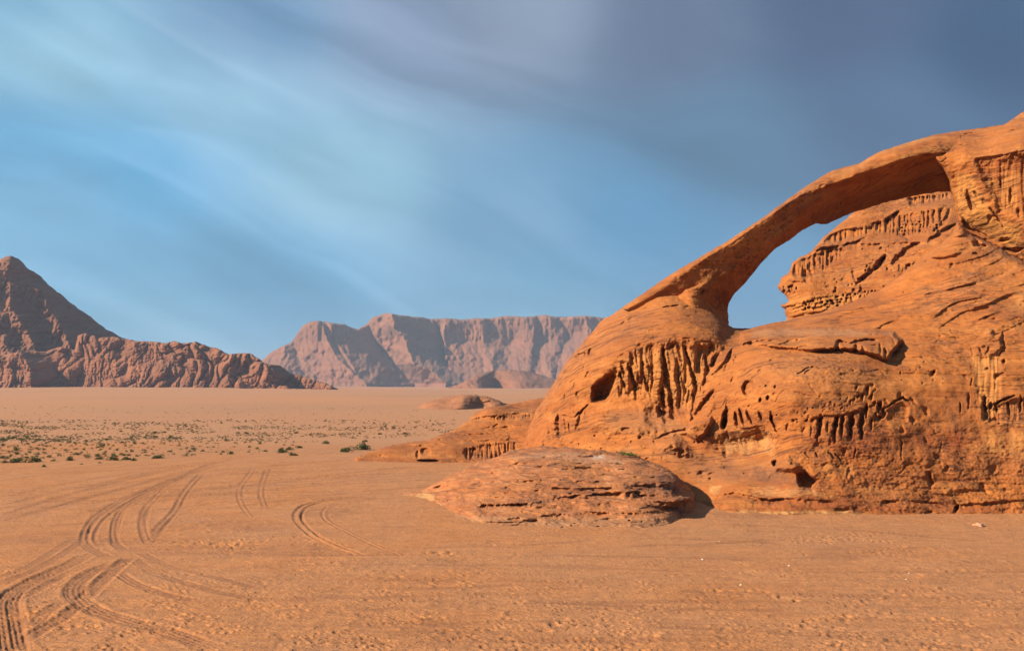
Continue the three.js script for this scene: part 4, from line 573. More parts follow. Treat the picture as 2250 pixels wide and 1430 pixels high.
// ------------------------------------------------------------------ low rocks in front and beside
{
  const outline = FM([182, 645], [240, 610], [330, 600], [400, 588], [480, 540], [560, 500], [700, 440], [760, 418], [880, 372], [1050, 346], [1200, 345], [1340, 358], [1500, 376], [1640, 408], [1750, 450], [1850, 508], [1915, 556], [1948, 610], [1952, 680], [1942, 760], [1890, 800], [1700, 850], [1100, 880], [700, 860], [400, 800], [290, 720]);
  const pts = FM([182, 645], [400, 700], [560, 790], [900, 850], [1300, 850], [1700, 810], [1890, 770], [1945, 740], [1950, 640], [1900, 560], [1750, 460], [1640, 415], [1500, 385], [1200, 352], [1050, 352], [880, 380], [700, 450], [560, 510], [400, 600], [600, 650], [900, 660], [1200, 660], [1500, 660], [1750, 660], [1850, 640], [1000, 520], [1300, 520], [1600, 520], [1200, 430], [1780, 560], [300, 660], [800, 560], [1880, 680]);
  const Ds = [35.2, 33.2, 30.0, 28.0, 28.0, 28.6, 30.2, 31.4, 32.4, 32.8, 33.4, 34.2, 34.6, 35.2, 35.6, 35.8, 35.6, 35.2, 35, 32, 30.6, 30.2, 30.2, 30.2, 30.6, 32.2, 31.8, 31.6, 33.4, 31.2, 34.2, 32.4, 30.8];
  const m = new Relief({ x0: 840, x1: 1535, y0: 975, y1: 1195, step: 1.4, outline, points: pts.map((p, i) => [...p, Ds[i]]), soft: 0.0004, wobble: 6, wobbleSize: 26 });
  m.roll(6, 0.5);
  m.poly(FM([1560, 560], [1900, 540], [1945, 600], [1950, 640], [1820, 665], [1640, 650], [1590, 620]), 0.28, 10, 5); m.poly(FM([1660, 655], [1940, 615], [1952, 660], [1800, 672]), -0.3, 6, 3);
  for (const [l, d, f] of [[[[655, 690], [740, 676], [900, 672], [1060, 660], [1095, 648]], 0.35, 12], [[[470, 668], [540, 650], [600, 640]], 0.2, 8], [[[1800, 668], [1950, 640]], 0.4, 22], [[[1100, 640], [1350, 615], [1600, 600], [1680, 600]], 0.25, 14], [[[900, 545], [1150, 530], [1400, 540], [1620, 560]], 0.12, 10], [[[560, 505], [760, 540], [860, 540]], 0.14, 10], [[[1150, 470], [1400, 460], [1700, 500]], 0.12, 10], [[[880, 430], [1100, 445], [1300, 460]], 0.08, 8], [[[1480, 560], [1700, 560], [1900, 600]], 0.16, 10], [[[800, 760], [1200, 730], [1600, 720], [1800, 715]], 0.1, 14], [[[1640, 430], [1760, 470], [1850, 520]], 0.16, 10]]) m.ledge(FM(...l), d, f);
  for (const [l, a, b, d] of [[[[735, 700], [750, 678], [720, 660]], 3, 3, 0.25], [[[1780, 700], [1850, 690]], 4, 4, 0.2], [[[1600, 640], [1660, 630]], 6, 5, 0.25]]) m.groove(FM(...l), a, b, d);
  { const R = mulberry(15); for (let i = 0; i < 170; i++) { const [[px, py]] = FM([350 + R() * 1560, 400 + R() * 420]); m.pit(px, py, 3 + R() * 11, 1.2 + R() * 2.2, (R() - 0.5) * 0.3, 0.03 + R() * 0.1, 0.9); } }
  m.rough((x, y, z) => 0.16 * fbm(x * 0.9, y * 4, z * 0.9, 4) + 0.1 * fbm(x * 2.2, y * 9, z * 2.2, 4) + 0.07 * fbm(x * 6, y * 11, z * 6, 3) + 0.22 * fbm(x * 0.45, y * 1.4, z * 0.45, 3) + 0.14 * ss(-0.1, 0.12, n3(x * 0.5, y * 5 + 0.6 * n3(x * 0.4, 1, z * 0.4), z * 0.5)) - 0.1 * clamp(n3(x * 2.4, y * 5, z * 2.4) * 2.4 - 0.7));
  m.paint((x, y, z) => { const a = fbm(x * 0.5, y * 2, z * 0.5, 4), b = fbm(x * 1.8, y * 9, z * 1.8, 4), c = n3(x * 12, y * 16, z * 12); let q = mix3([0.3182, 0.111, 0.03108], [0.1924, 0.0592, 0.01924], clamp(0.25 - 1.1 * a)); q = mix3(q, [0.3404, 0.1776, 0.0888], clamp(b * 1.4) * 0.45); q = mix3(q, VARNISH, clamp(fbm(x * 1.1 + 5, y * 4, z * 1.1, 5) * 2.2 - 0.2) * 0.8); q = mix3(q, [0.36, 0.135, 0.03], clamp(fbm(x * 0.7 + 1, y * 3, z * 0.7, 4) * 2 - 0.1) * 0.6); const k = 1.2 * (1 + 0.25 * b + 0.15 * c); return q.map((v) => v * k); });
  m.tint(FM([880, 390], [1100, 360], [1340, 370], [1640, 420], [1500, 470], [1100, 420], [900, 430]), [0.3108, 0.1628, 0.0888], 0.6, 10, 10); m.tint(FM([1340, 385], [1440, 380], [1450, 420], [1360, 425]), [0.4588, 0.3848, 0.3108], 0.75, 6, 8, 0.8); m.tint(FM([190, 640], [420, 600], [520, 680], [420, 720], [300, 690]), CREAM, 0.6, 8, 14, 0.8); m.tint(FM([400, 730], [700, 720], [1200, 740], [1900, 720], [1900, 860], [400, 860]), SAND_GREY, 0.75, 16, 16, 0.6); m.tint(FM([1450, 480], [1900, 540], [1940, 640], [1700, 650], [1500, 600]), VARNISH, 0.5, 20, 20, 0.8); m.tint(FM([500, 540], [900, 540], [1000, 640], [560, 640]), ORANGE, 0.5, 20, 16, 0.6);
  const g = thing('rock_mound', 'low weathered layered rock mound lying in front of the arch', 'rock');
  meshOf('mound', rockUV(m.geometry(2.5)), rockMat, g);
}
{
  const outline = FM([0, 408], [100, 368], [200, 340], [300, 318], [420, 306], [500, 272], [560, 248], [600, 228], [645, 196], [690, 150], [760, 120], [900, 96], [1060, 64], [1200, 40], [1260, 120], [1260, 500], [800, 500], [400, 470], [0, 440]);
  const P = FM([0, 420], [150, 425], [350, 440], [560, 440], [800, 450], [1100, 460], [100, 372], [300, 325], [420, 312], [600, 235], [690, 158], [900, 102], [1150, 50], [560, 380], [800, 380], [1000, 380], [700, 300], [900, 300], [800, 220], [1000, 200], [800, 160], [450, 380], [250, 380]), D = [45.4, 45.2, 44.6, 44.6, 44.4, 44, 46.4, 47, 47, 48.4, 49.4, 50, 50.4, 45.2, 45, 44.8, 46.6, 46.2, 47.6, 47.2, 48.2, 45.4, 45.8];
  const m = new Relief({ x0: 775, x1: 1265, y0: 862, y1: 1045, step: 1.6, outline, points: P.map((p, i) => [...p, D[i]]), wobble: 2 });
  m.roll(6, 0.7);
  m.poly(FM([640, 340], [760, 318], [930, 310], [940, 360], [900, 420], [640, 425], [610, 380]), 0.25, 9, 5, (x, y, k) => 0.32 * k * (clamp(fbm(x / 6, y / 60, 3.1, 3) + 0.25) * 1.6 - 0.2)); m.poly(FM([650, 190], [700, 168], [1020, 150], [1020, 192], [660, 200]), 0.12, 7, 4, (x, y, k) => 0.28 * k * (clamp(fbm(x / 4.5, y / 22, 7.1, 3) + 0.25) * 1.6 - 0.2));
  for (const [x, y, rx, ry, d] of [[405, 372, 34, 24, 0.35], [360, 388, 14, 26, 0.2], [150, 400, 40, 9, 0.12], [420, 425, 70, 10, 0.5]]) { const [[px, py]] = FM([x, y]); m.pit(px, py, rx / 2.6, ry / 2.6, 0, d); }
  for (const [l, d, f] of [[[[560, 278], [660, 270], [780, 266]], 0.25, 8], [[[620, 238], [800, 230], [1000, 215]], 0.15, 10], [[[660, 175], [840, 160], [1020, 135]], 0.3, 8], [[[200, 345], [400, 330], [560, 325]], 0.15, 10], [[[520, 310], [760, 305], [960, 300]], 0.2, 10]]) m.ledge(FM(...l), d, f);
  m.rough((x, y, z) => rockSkin(1)(x, y, z) + 0.06 * fbm(x * 0.8, y * 6, z * 0.8, 3)); m.paint(sandstone);
  m.streaks(FM([560, 320], [930, 305], [930, 420], [560, 430]), DEEP, 0.6, 8, 6); m.tint(FM([340, 400], [560, 410], [560, 440], [340, 440]), VARNISH, 0.6, 6, 6);
  const g = thing('rock_ledge', 'long low orange rock tongue sloping to the sand left of the arch', 'rock');
  meshOf('ledge', rockUV(m.geometry(3)), rockMat, g);
}
{ // small dome far out on the plain
  const outline = FM([350, 118], [400, 96], [450, 74], [520, 58], [600, 44], [680, 46], [760, 54], [820, 74], [860, 92], [900, 112], [960, 130], [960, 160], [350, 150]);
  const P = FM([350, 120], [450, 78], [600, 46], [760, 56], [860, 96], [450, 135], [590, 135], [610, 80], [640, 60], [700, 100], [740, 130], [800, 130], [900, 130]), D = [206, 206, 207, 208, 208, 194, 193, 198, 202, 202.5, 203, 201, 206];
  const m = new Relief({ x0: 905, x1: 1150, y0: 862, y1: 915, step: 1.4, outline, points: P.map((p, i) => [...p, D[i]]), wobble: 2.5, wobbleSize: 12 });
  m.roll(4, 3); m.rough((x, y, z) => 3.4 * fbm(x * 0.1, y * 0.35, z * 0.05, 4) + 0.9 * fbm(x * 0.5, y * 1.6, z * 0.5, 3)); m.paint((x, y, z) => { const k = 1.25 + 0.35 * fbm(x * 0.3, y * 0.9, z * 0.3, 4); return [0.266 * k, 0.102 * k, 0.0385 * k]; });
  const g = thing('rock_dome', 'small low rock dome standing alone on the sand plain before the mesa', 'rock'); meshOf('dome', rockUV(m.geometry(14)), rockMat, g);
}

// ------------------------------------------------------------------ mountains
const farStone = (s, tone = [0.215, 0.079, 0.035], dark = [0.1332, 0.0518, 0.02812]) => (x, y, z) => { const a = fbm(x * 0.02 * s, y * 0.06 * s, z * 0.02 * s, 4), b = fbm(x * 0.11 * s, y * 0.14 * s, z * 0.11 * s, 4), c = mix3(tone, dark, clamp(0.3 - a * 0.9 + b * 0.4)), k = 0.86 * (1 + 0.25 * b); return c.map((v) => v * k); };
// buttresses: each a ridge line (zoomed x at several zoomed y), distance, how fast it falls back to the left and right (metres per metre)
const tents = (list, scale) => (zx, zy) => { let d = 1e9; for (const [line, base, l, r] of list) { let k = 0; while (k < line.length - 2 && zy > line[k + 1][1]) k++; const t = clamp((zy - line[k][1]) / (line[k + 1][1] - line[k][1])), x = mix(line[k][0], line[k + 1][0], t), o = (zx - x) * scale, v = base + (o < 0 ? -o * l : o * r); d = d > 1e8 ? v : -Math.log(Math.exp(-(d - 900) / 6) + Math.exp(-(v - 900) / 6)) * 6 + 900; } return d; };
{ // peak on the left
  const outline = FL([-1500, 860], [-1000, 700], [-600, 560], [-350, 440], [-200, 330], [-120, 220], [-60, 150], [0, 85], [40, 68], [70, 64], [110, 84], [170, 138], [260, 200], [330, 268], [430, 350], [500, 402], [620, 488], [640, 512], [760, 582], [830, 612], [900, 640], [1000, 700], [1000, 1000], [-1500, 1000]);
  const s = 900 / F / 2.9605, T = tents([[[[95, 60], [110, 180], [155, 240], [270, 300], [310, 400], [385, 510], [470, 700]], 888, 0.45, 1.5], [[[60, 400], [150, 520], [215, 640], [230, 760]], 872, 0.5, 1.6], [[[-60, 400], [0, 560], [60, 700]], 866, 0.5, 0.9], [[[-400, 400], [-380, 800]], 870, 0.5, 0.8], [[[-900, 600], [-880, 900]], 876, 0.5, 0.8]], s);
  const m = new Relief({ x0: -500, fine0: -40, x1: 335, y0: 555, y1: 875, step: 1.5, outline, depth: (x, y) => { const zx = x * 2.9605, zy = (y - 540) * 2.9605; return T(zx, zy) + (950 - zy) * s * 0.55; }, wobble: 4, wobbleSize: 20 });
  m.roll(8, 10);
  m.rough((x, y, z, px, py) => { const w = 3 * fbm(x * 0.02, y * 0.02, 1, 3), [a, id] = lumps(x / 13 + w * 0.3 + 50, y / 15 + w * 0.3, 3), [b] = lumps(x / 4.5 + 9, y / 5, 5); const [c] = lumps(x / 2.1 + w, y / 2.6, 8); return 3 * a + 3 * id + 1.8 * b + 0.9 * c + 7 * fbm(x * 0.03, y * 0.03, 2, 5) + 4 * ridged(x * 0.07 + y * 0.01, y * 0.02, 3, 4); });
  m.paint(farStone(1.2)); structure('mountain_peak', 'steep pointed reddish rock peak at the left edge', m.geometry(120), farRockMat);
}
{ // bulging ridge at the peak's foot
  const outline = FL([-1500, 900], [-1100, 800], [-700, 760], [-400, 700], [-200, 690], [0, 715], [60, 700], [100, 690], [200, 690], [300, 686], [350, 668], [400, 658], [480, 672], [500, 580], [560, 568], [640, 600], [740, 590], [800, 606], [860, 614], [910, 628], [960, 618], [1050, 630], [1130, 624], [1180, 636], [1220, 630], [1270, 622], [1340, 654], [1400, 664], [1480, 702], [1560, 698], [1640, 704], [1710, 758], [1830, 785], [1880, 828], [2000, 858], [2120, 890], [2180, 924], [2240, 960], [2240, 1010], [-1500, 1010]);
  const s = 870 / F / 2.9605, T = tents([[[[-60, 700], [60, 760], [70, 950]], 842, 0.5, 0.8], [[[-350, 700], [-340, 950]], 846, 0.5, 0.8], [[[-800, 700], [-800, 950]], 850, 0.5, 0.8], [[[-1250, 700], [-1250, 950]], 856, 0.5, 0.8], [[[130, 700], [190, 800], [200, 950]], 838, 0.6, 1.3], [[[380, 660], [420, 760], [470, 900]], 866, 0.6, 0.8], [[[560, 570], [600, 650], [640, 690]], 878, 0.5, 0.8], [[[700, 600], [760, 800], [800, 940]], 856, 0.45, 0.9], [[[870, 620], [900, 800], [930, 940]], 851, 0.5, 0.9], [[[1060, 630], [1040, 800], [1060, 950]], 850, 0.5, 0.8], [[[1180, 630], [1160, 800], [1180, 940]], 848, 0.5, 0.9], [[[1280, 625], [1300, 800], [1300, 940]], 843, 0.5, 0.9], [[[1500, 700], [1480, 850], [1500, 950]], 838, 0.5, 0.9], [[[1740, 770], [1770, 850], [1790, 960]], 832, 0.5, 1.6], [[[2150, 910], [2160, 960]], 830, 0.9, 0.8]], s);
  const m = new Relief({ x0: -500, fine0: -40, x1: 760, y0: 725, y1: 880, step: 1.3, outline, depth: (x, y) => { const zx = x * 2.9605, zy = (y - 540) * 2.9605; return T(zx, zy) + (950 - zy) * s * 0.42; }, wobble: 4, wobbleSize: 16 });
  m.roll(7, 8);
  m.rough((x, y, z) => { const w = 2.4 * fbm(x * 0.03, y * 0.03, 5, 3), [a, id] = lumps(x / 12 + 0.8 * w + 20, y / 19 + 0.6 * w, 9), [b] = lumps(x / 5 + 9 + 1.2 * w, y / 6 + w, 15); const w2 = fbm(x * 0.12, y * 0.12, 7, 3), [c] = lumps(x / 2.3 + w2 * 2, y / 2.6, 18); return 7.5 * Math.sqrt(a) * clamp(0.55 + 1.2 * n3(x * 0.02, y * 0.03, 3)) + 3 * id + 3 * Math.sqrt(b) * clamp(0.55 + n3(x * 0.03, y * 0.05, 9)) + 0.9 * c + 6 * fbm(x * 0.04, y * 0.03, 2, 5) + 2.2 * ridged(x * 0.06, y * 0.02, 4, 3); });
  m.paint(farStone(1.2, [0.2516, 0.0925, 0.04144])); structure('rock_ridge', 'long ridge of bulging reddish rock at the foot of the left peak', m.geometry(60), farRockMat);
}
{ // mesa
  const outline = FN([-400, 560], [-100, 470], [45, 372], [100, 320], [160, 292], [230, 260], [265, 200], [300, 160], [340, 135], [380, 127], [480, 140], [560, 150], [610, 170], [640, 180], [700, 152], [715, 128], [740, 106], [810, 80], [900, 90], [1000, 102], [1120, 116], [1200, 112], [1300, 121], [1400, 110], [1480, 108], [1580, 97], [1700, 105], [1800, 91], [1900, 106], [2000, 100], [2080, 94], [2180, 110], [2300, 120], [2450, 160], [2650, 230], [2900, 290], [3300, 310], [3900, 300], [4600, 330], [5000, 400], [5000, 640], [-400, 640]);
  const s = 2300 / F / 2.848, zz = (x, y) => [(x - 560) * 2.848, (y - 660) * 2.848];
  const T = (zx, zy) => { const list = [[[[200, 200], [170, 400], [150, 560]], 2270, 0.9, 0.5], [[[395, 120], [450, 250], [560, 400], [720, 520]], 2215, 0.7, 1.5], [[[480, 180], [560, 320], [690, 490]], 2224, 0.9, 1.3], [[[850, 90], [880, 160], [960, 280], [1020, 400], [1200, 520]], 2196, 2.3, 1.6], [[[1175, 100], [1195, 300], [1200, 420], [1330, 520]], 2270, 6, 0.25], [[[1420, 110], [1450, 300], [1500, 460]], 2282, 0.5, 0.5], [[[1690, 100], [1740, 200], [1700, 400]], 2280, 0.45, 0.9], [[[1860, 100], [1900, 230], [1850, 400]], 2284, 0.5, 0.9], [[[2060, 95], [2100, 200], [2000, 400]], 2276, 0.5, 0.9], [[[2400, 100], [2400, 400]], 2270, 0.5, 0.5]]; let d = 1e9; for (const [line, base, l, r] of list) { let k = 0; while (k < line.length - 2 && zy > line[k + 1][1]) k++; const t = clamp((zy - line[k][1]) / (line[k + 1][1] - line[k][1])), x = mix(line[k][0], line[k + 1][0], t), o = (zx - x) * s; d = Math.min(d, base + (o < 0 ? -o * l : o * r)); } return Math.min(d, 2400); };
  const m = new Relief({ x0: 500, x1: 2310, fine1: 1380, y0: 682, y1: 872, step: 1.4, outline, depth: (x, y) => { const [ax, zy] = zz(x, y), zx = ax + 62 * fbm(ax / 150, zy / 170, 3, 4) + 8 * n3(ax / 30, zy / 60, 8); const talusTop = mix(320, 230, ss(1100, 2200, zx)), k = ss(talusTop + 60, talusTop - 50, zy); return T(zx, zy) + (talusTop - zy) * s * (zy > talusTop ? 1.25 : 0.25) * 1 + 0 * k; }, wobble: 3, wobbleSize: 16 });
  m.roll(5, 20);
  m.rough((x, y, z, px, py) => { const [, zy] = zz(px, py), cliff = ss(330, 240, zy), rib = fbm(x * 0.035, y * 0.006, 4, 4), gul = ridged(x * 0.014 + y * 0.006, y * 0.012, 6, 4), [b] = lumps(x / 16, y / 15, 21); return cliff * (15 * rib + 5 * fbm(x * 0.09, y * 0.05, 1, 4)) + (1 - cliff) * (20 * gul + 3 * b) + 9 * fbm(x * 0.03, y * 0.025, 9, 5); });
  m.paint(farStone(0.45, [0.2294, 0.0925, 0.04884], [0.1332, 0.05624, 0.03404])); structure('mesa', 'long flat-topped mesa with shaded cliffs in the hazy distance', m.geometry(300), farRockMat);
}
{ // foothill before the mesa
  const outline = FN([1000, 580], [1150, 566], [1300, 512], [1400, 462], [1470, 440], [1600, 430], [1700, 446], [1780, 462], [1870, 490], [2000, 520], [2400, 560], [2400, 640], [1000, 640]);
  const P = FN([1000, 580], [1200, 550], [1450, 445], [1600, 432], [1780, 465], [2000, 520], [2300, 560], [1300, 600], [1380, 500], [1420, 570], [1500, 520], [1540, 600], [1620, 520], [1650, 600], [1780, 540], [1850, 600], [1700, 480]), D = [1420, 1420, 1440, 1450, 1460, 1440, 1420, 1395, 1405, 1390, 1436, 1424, 1396, 1362, 1400, 1372, 1425];
  const m = new Relief({ x0: 905, x1: 1400, y0: 805, y1: 880, step: 1.4, outline, points: P.map((p, i) => [...p, D[i]]), wobble: 3, wobbleSize: 14 });
  m.roll(5, 10); m.rough((x, y, z) => 14 * ridged(x * 0.02 + y * 0.02, y * 0.03, 2, 4) + 7 * fbm(x * 0.06, y * 0.07, 3, 4)); m.paint(farStone(0.6, [0.2294, 0.09028, 0.04588])); structure('foothill', 'low rocky foothill in front of the mesa', m.geometry(80), farRockMat);
}
{ // boulders at the foot of the ridge
  const R = mulberry(33), list = [[1560, 915, 34, 50, 'tall rounded boulder leaning against the end of the ridge'], [1612, 935, 40, 34, 'rounded boulder right of the tall boulder below the ridge'], [1845, 938, 52, 30, 'broad boulder half sunk in sand under the ridge tail'], [1935, 948, 34, 20, 'small boulder right of the broad boulder under the ridge tail'], [2020, 945, 36, 18, 'flat boulder in the middle of the ridge tail'], [2135, 942, 36, 26, 'last large boulder at the right tip of the ridge'], [500, 945, 50, 14, 'flat low boulder before the shaded foot of the left peak'], [1290, 925, 46, 22, 'low boulder in front of the middle of the ridge']];
  list.forEach(([zx, zy, rx, ry, label], i) => {
    const d = 800 + R() * 12, [[px, py]] = FL([zx, zy]), k = d / F / 2.9605, p = sight(px, py, d), geo = new THREE.IcosahedronGeometry(1, 12), a = geo.attributes.position, col = [];
    for (let n = 0; n < a.count; n++) { const v = [a.getX(n), a.getY(n), a.getZ(n)], f = 1 + 0.28 * fbm(v[0] * 1.3 + i * 5, v[1] * 1.3, v[2] * 1.3, 3) - 0.07 * Math.max(0, 1 - Math.abs(n3(v[0] * 1.4, v[1] * 0.8, v[2] * 1.4 + i)) * 12); a.setXYZ(n, v[0] * f * rx * k, v[1] * f * (ry * k + 2) - 2, v[2] * f * rx * k); const q = 1 + 0.3 * fbm(v[0] * 3, v[1] * 5, v[2] * 3 + i, 3); col.push(0.245 * q, 0.092 * q, 0.041 * q); }
    geo.setAttribute('color', new THREE.Float32BufferAttribute(col, 3)); geo.deleteAttribute('uv'); geo.computeVertexNormals();
    const o = meshOf(numbered('boulder'), geo, farRockMat, scene); o.position.set(...p); o.userData = { label, category: 'boulder', group: 'boulders at the foot of the ridge' };
  });
}

// ------------------------------------------------------------------ shrubs
const leafMat = new THREE.MeshStandardMaterial({ name: 'shrub_leaves', vertexColors: true, roughness: 0.9, side: THREE.DoubleSide }), stemMat = new THREE.MeshStandardMaterial({ name: 'shrub_wood', color: new THREE.Color().setRGB(0.16, 0.1, 0.06), roughness: 1 });
function leaves(seed, count, leaf, flat, tones) {
  const R = mulberry(seed), pos = [], col = [], idx = [], lobes = Array.from({ length: 7 }, () => [(R() * 2 - 1) * 0.62, 0.1 + R() * 0.5, (R() * 2 - 1) * 0.62, 0.28 + R() * 0.26]);
  for (let i = 0; i < count; i++) {
    const L = lobes[Math.floor(R() * lobes.length)], z = R() * 2 - 1, a = R() * 6.283, q = Math.sqrt(1 - z * z), r = L[3] * Math.cbrt(0.25 + 0.75 * R());
    const x = L[0] + q * Math.cos(a) * r, y = Math.max(0.02, (L[1] + z * r) * flat), w = L[2] + q * Math.sin(a) * r, b = pos.length / 3, t = tones[Math.floor(R() * tones.length)], k = 0.75 + 0.5 * R();
    const u = new THREE.Vector3(R() - 0.5, R() - 0.2, R() - 0.5).normalize().multiplyScalar(leaf * (0.7 + R() * 0.8)), v = new THREE.Vector3(R() - 0.5, R() - 0.5, R() - 0.5).cross(u).normalize().multiplyScalar(leaf * 0.4);
    pos.push(x - u.x, y - u.y * 0.3, w - u.z, x + v.x, y + v.y, w + v.z, x + u.x, y + Math.abs(u.y), w + u.z, x - v.x, y - v.y, w - v.z); for (let c = 0; c < 4; c++) col.push(t[0] * k, t[1] * k, t[2] * k); idx.push(b, b + 1, b + 2, b, b + 2, b + 3);
  }
  const g = new THREE.BufferGeometry(); g.setAttribute('position', new THREE.Float32BufferAttribute(pos, 3)); g.setAttribute('color', new THREE.Float32BufferAttribute(col, 3)); g.setIndex(idx); g.computeVertexNormals(); return g;
}
function stems(seed, n) {
  const R = mulberry(seed), pos = [], idx = [];
  for (let i = 0; i < n; i++) { const a = R() * 6.283, l = 0.5 + R() * 0.4, dx = Math.cos(a), dz = Math.sin(a), o = pos.length / 3; for (const [t, w] of [[0, 0.03], [0.5, 0.02], [1, 0.006]]) for (let k = 0; k < 3; k++) pos.push(dx * l * t * 0.9 + w * Math.cos(k * 2.1), -0.06 + t * l * 0.55, dz * l * t * 0.9 + w * Math.sin(k * 2.1)); for (let s = 0; s < 2; s++) for (let k = 0; k < 3; k++) { const p = o + s * 3 + k, q = o + s * 3 + (k + 1) % 3; idx.push(p, q, p + 3, q, q + 3, p + 3); } }
  const g = new THREE.BufferGeometry(); g.setAttribute('position', new THREE.Float32BufferAttribute(pos, 3)); g.setIndex(idx); g.computeVertexNormals(); return g;
}
const GREENS = [[0.036, 0.062, 0.011], [0.055, 0.085, 0.015], [0.028, 0.046, 0.01], [0.075, 0.09, 0.022]], OLIVES = [[0.07, 0.067, 0.02], [0.05, 0.055, 0.017], [0.09, 0.075, 0.03]];
const bigLeaves = [leaves(1, 900, 0.075, 0.75, GREENS), leaves(2, 900, 0.075, 0.6, GREENS), leaves(3, 900, 0.075, 0.7, OLIVES)], bigStems = [stems(1, 12), stems(2, 12), stems(3, 12)], smallLeaves = [leaves(11, 130, 0.16, 0.9, GREENS), leaves(12, 130, 0.16, 0.8, GREENS), leaves(13, 130, 0.16, 0.75, OLIVES), leaves(14, 130, 0.16, 1, GREENS)];
const plant = (o, px, py, width, R, high = 1) => { const p = onGround(px, py), s = width * -p[2] / F * 0.6; o.position.set(p[0], groundHeight(p[0], p[2]) - 0.02, p[2]); o.scale.set(s, s * high, s); o.rotation.y = R() * 6.28; };
{
  const R = mulberry(404), big = [[1548, 336, 62, 'broad dark shrub, leftmost of the cluster of three left of the rock tongue'], [1605, 352, 50, 'dark shrub at the lower right of the cluster left of the rock tongue'], [1590, 322, 42, 'small shrub at the back of the cluster left of the rock tongue'], [1640, 310, 42, 'low shrub behind and right of the cluster of three'], [1790, 288, 44, 'lone dark shrub between the two shrub clusters near the rock tongue'], [1905, 332, 78, 'wide dark shrub just left of the tip of the rock tongue'], [1985, 320, 86, 'widest dark shrub touching the tip of the rock tongue'], [2005, 277, 34, 'small shrub behind the widest shrub by the rock tongue'], [2225, 235, 34, 'distant shrub nearest to the slope of the rock tongue'], [2085, 236, 28, 'distant low shrub second from the slope of the rock tongue'], [1975, 234, 22, 'distant low shrub third from the slope of the rock tongue'],
    [1350, 232, 32, 'olive shrub, right one of the distant pair in mid plain'], [1305, 230, 26, 'olive shrub, left one of the distant pair in mid plain'], [1625, 230, 28, 'lone distant olive shrub right of the mid-plain pair'], [662, 222, 26, 'lone distant round shrub far out on the left plain'], [850, 225, 22, 'distant shrub right of the lone round shrub'], [900, 226, 26, 'second distant shrub right of the lone round shrub'], [95, 390, 84, 'wide green shrub at the left end of the front row'], [182, 388, 76, 'wide green shrub second from left in the front row'], [290, 383, 32, 'small round shrub third from left in the front row'], [385, 378, 54, 'green shrub fourth from left in the front row'], [545, 372, 48, 'green shrub fifth from left in the front row'], [618, 378, 62, 'large green shrub sixth from left in the front row'], [690, 374, 54, 'tall green shrub seventh from left in the front row'], [735, 378, 36, 'green shrub eighth from left in the front row'], [868, 368, 62, 'wide green shrub at the right end of the front row'], [235, 415, 34, 'green shrub standing forward of the front row on bare sand'], [445, 400, 20, 'tiny shrub forward of the front row between its fourth and fifth'], [545, 394, 20, 'tiny shrub just forward of the fifth in the front row'], [1112, 328, 28, 'upright green shrub right of the front row'], [1225, 334, 24, 'green shrub second to the right of the front row'], [1270, 340, 28, 'green shrub third to the right of the front row'], [20, 392, 40, 'green shrub cut by the left edge of the view'], [1605, 296, 20, 'tiny shrub above the cluster left of the rock tongue']];
  big.forEach(([x, y, w, label], i) => { const k = y < 240 ? 2 : i % 2, t = thing('desert_shrub', label, 'shrub', 'larger shrubs on the plain'), [[px, py]] = FG([x, y]); meshOf('foliage', bigLeaves[k], leafMat, t); meshOf('stems', bigStems[k], stemMat, t); plant(t, px, py, w / 2.5, R, k === 2 ? 1 : 1.15); });
  const pick = (front) => { for (;;) { let x, y; if (front) { x = Math.pow(R(), 1.25) * 640 - 8; y = 958 + R() * 52; } else { x = Math.pow(R(), 1.2) * 1000; y = 922 + Math.pow(R(), 0.8) * 50; } const lim = 1010 - x * 0.02; if (y > lim) continue; const keep = front ? ss(640, 200, x) * 0.8 + 0.25 : 0.25 + 0.9 * n3(x / 90, y / 8, 5); if (R() > keep) continue; if (x > 700 && y > 965) continue; return [x, y]; } };
  for (let i = 0; i < 262; i++) { const [x, y] = pick(true), o = meshOf(numbered('small_shrub'), smallLeaves[i % 4], leafMat, scene); o.userData = { label: 'small green shrub scattered on the sandy plain behind the front row', category: 'shrub', group: 'small scattered shrubs' }; plant(o, x, y, 5.5 + R() * 9 * R() + (y - 955) * 0.06, R, 0.85 + R() * 0.4); }
  const N = 4600, far = new THREE.InstancedMesh(smallLeaves[2], leafMat, N), o = new THREE.Object3D(); far.name = 'distant_scrub'; far.userData = { kind: 'stuff', label: 'countless tiny green scrub tufts dotting the far plain', category: 'scrub' }; far.castShadow = far.receiveShadow = true;
  for (let i = 0; i < N; i++) { let x, y; if (i < 3000) [x, y] = pick(false); else if (i < 3500) { [x, y] = pick(true); } else { x = R() * 1050; y = 893 + R() * 60; if (n3(x / 60, y / 7, 2) < -0.1) { y = 935 + R() * 20; } } plant(o, x, y, i < 3000 ? 2.2 + R() * 4 : i < 3500 ? 3 + R() * 3 : 1.2 + R() * 2.2, R); o.updateMatrix(); far.setMatrixAt(i, o.matrix); }
  scene.add(far);
  // green growth on the crest of the mound
  const tuft = thing('grass_patch', 'thin strip of green plants on the crest of the low rock mound', 'plants'), ge = leaves(21, 260, 0.1, 0.35, [[0.07, 0.1, 0.015], [0.1, 0.13, 0.025]]);
  const f = meshOf('foliage', ge, leafMat, tuft), p = sight(1385, 1001, 34.3); f.scale.set(0.55, 0.3, 0.3); tuft.position.set(...p); tuft.rotation.z = -0.16;
}

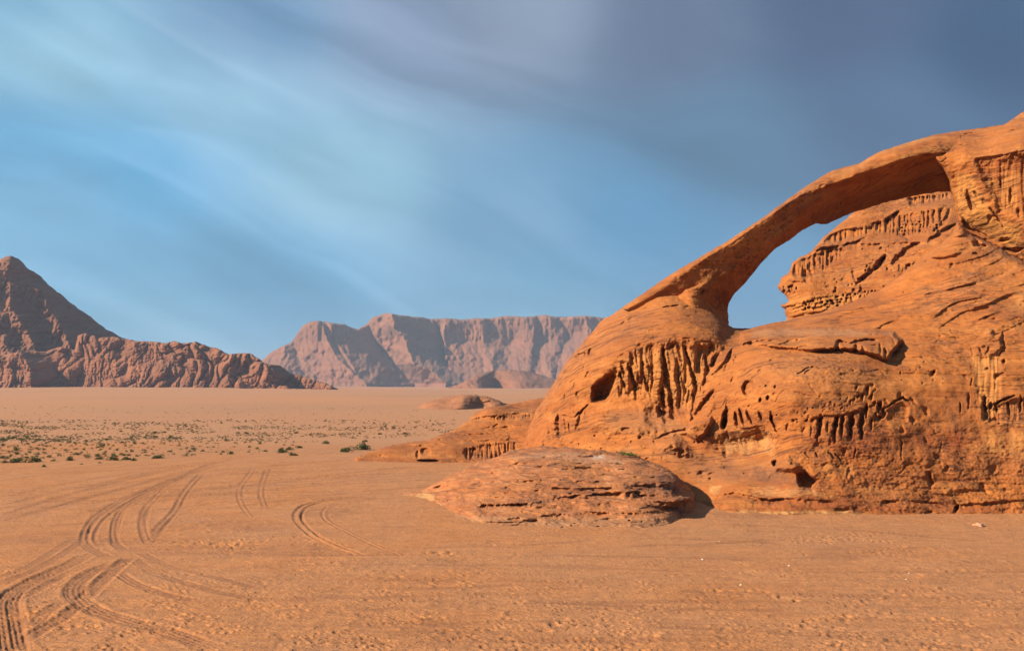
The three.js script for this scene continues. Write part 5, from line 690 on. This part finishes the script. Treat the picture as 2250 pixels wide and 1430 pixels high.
// ------------------------------------------------------------------ loose stones on the sand
{
  const R = mulberry(8), white = new THREE.MeshStandardMaterial({ name: 'pale_stone', color: new THREE.Color().setRGB(0.55, 0.52, 0.45), roughness: 0.8 }), pink = new THREE.MeshStandardMaterial({ name: 'pink_stone', color: new THREE.Color().setRGB(0.41, 0.22, 0.13), roughness: 0.95 }), dark = new THREE.MeshStandardMaterial({ name: 'dark_stone', color: new THREE.Color().setRGB(0.16, 0.08, 0.05), roughness: 0.95 });
  for (const [x, y, w, m, label] of [[807, 265, 9, white, 'largest white pebble on open sand before the rock'], [882, 182, 6, white, 'white pebble behind the largest white one, nearer the rock'], [978, 380, 9, white, 'flat white pebble lowest on the open sand'], [1195, 292, 8, white, 'pale pebble in the middle of the right-hand sand'], [1735, 328, 7, white, 'pale pebble, upper one of the pair on the right'], [1722, 352, 8, white, 'pale pebble, lower one of the pair on the right'], [2052, 114, 34, pink, 'flat pinkish stone slab lying before the wall at far right'], [2030, 110, 16, pink, 'small pinkish stone at the left of the flat slab'], [480, 116, 7, white, 'tiny pale pebble below the rock mound'], [637, 203, 6, dark, 'small dark stone left of the largest white pebble'], [1408, 322, 7, dark, 'small dark stone on the right-hand sand'], [996, 408, 10, dark, 'dark stone just below the flat white pebble'], [1500, 356, 9, dark, 'dark stone right of the middle of the sand'], [1460, 238, 9, dark, 'dark stone at the left end of the trampled patch']]) {
    const [[px, py]] = FK([x, y]), p = onGround(px, py), s = w / 2.045 * -p[2] / F * 0.62, g = new THREE.IcosahedronGeometry(1, 4), a = g.attributes.position, q = R() * 50;
    for (let n = 0; n < a.count; n++) { const v = [a.getX(n), a.getY(n), a.getZ(n)], f = 1 + 0.35 * n3(v[0] * 1.2 + q, v[1] * 1.2, v[2] * 1.2) + 0.12 * n3(v[0] * 4 + q, v[1] * 4, v[2] * 4); a.setXYZ(n, v[0] * f, v[1] * f * 0.5, v[2] * f * 0.8); }
    g.computeVertexNormals(); const o = meshOf(numbered('loose_stone'), g, m, scene); o.scale.setScalar(s); o.position.set(p[0], groundHeight(p[0], p[2]) + s * 0.18, p[2]); o.rotation.y = R() * 6; o.userData = { label, category: 'stone' };
  }
}

const renderer = new THREE.WebGLRenderer({ antialias: true });
renderer.toneMapping = THREE.LinearToneMapping;
renderer.toneMappingExposure = EXPOSURE;
renderer.shadowMap.enabled = true;
renderer.render(scene, camera);
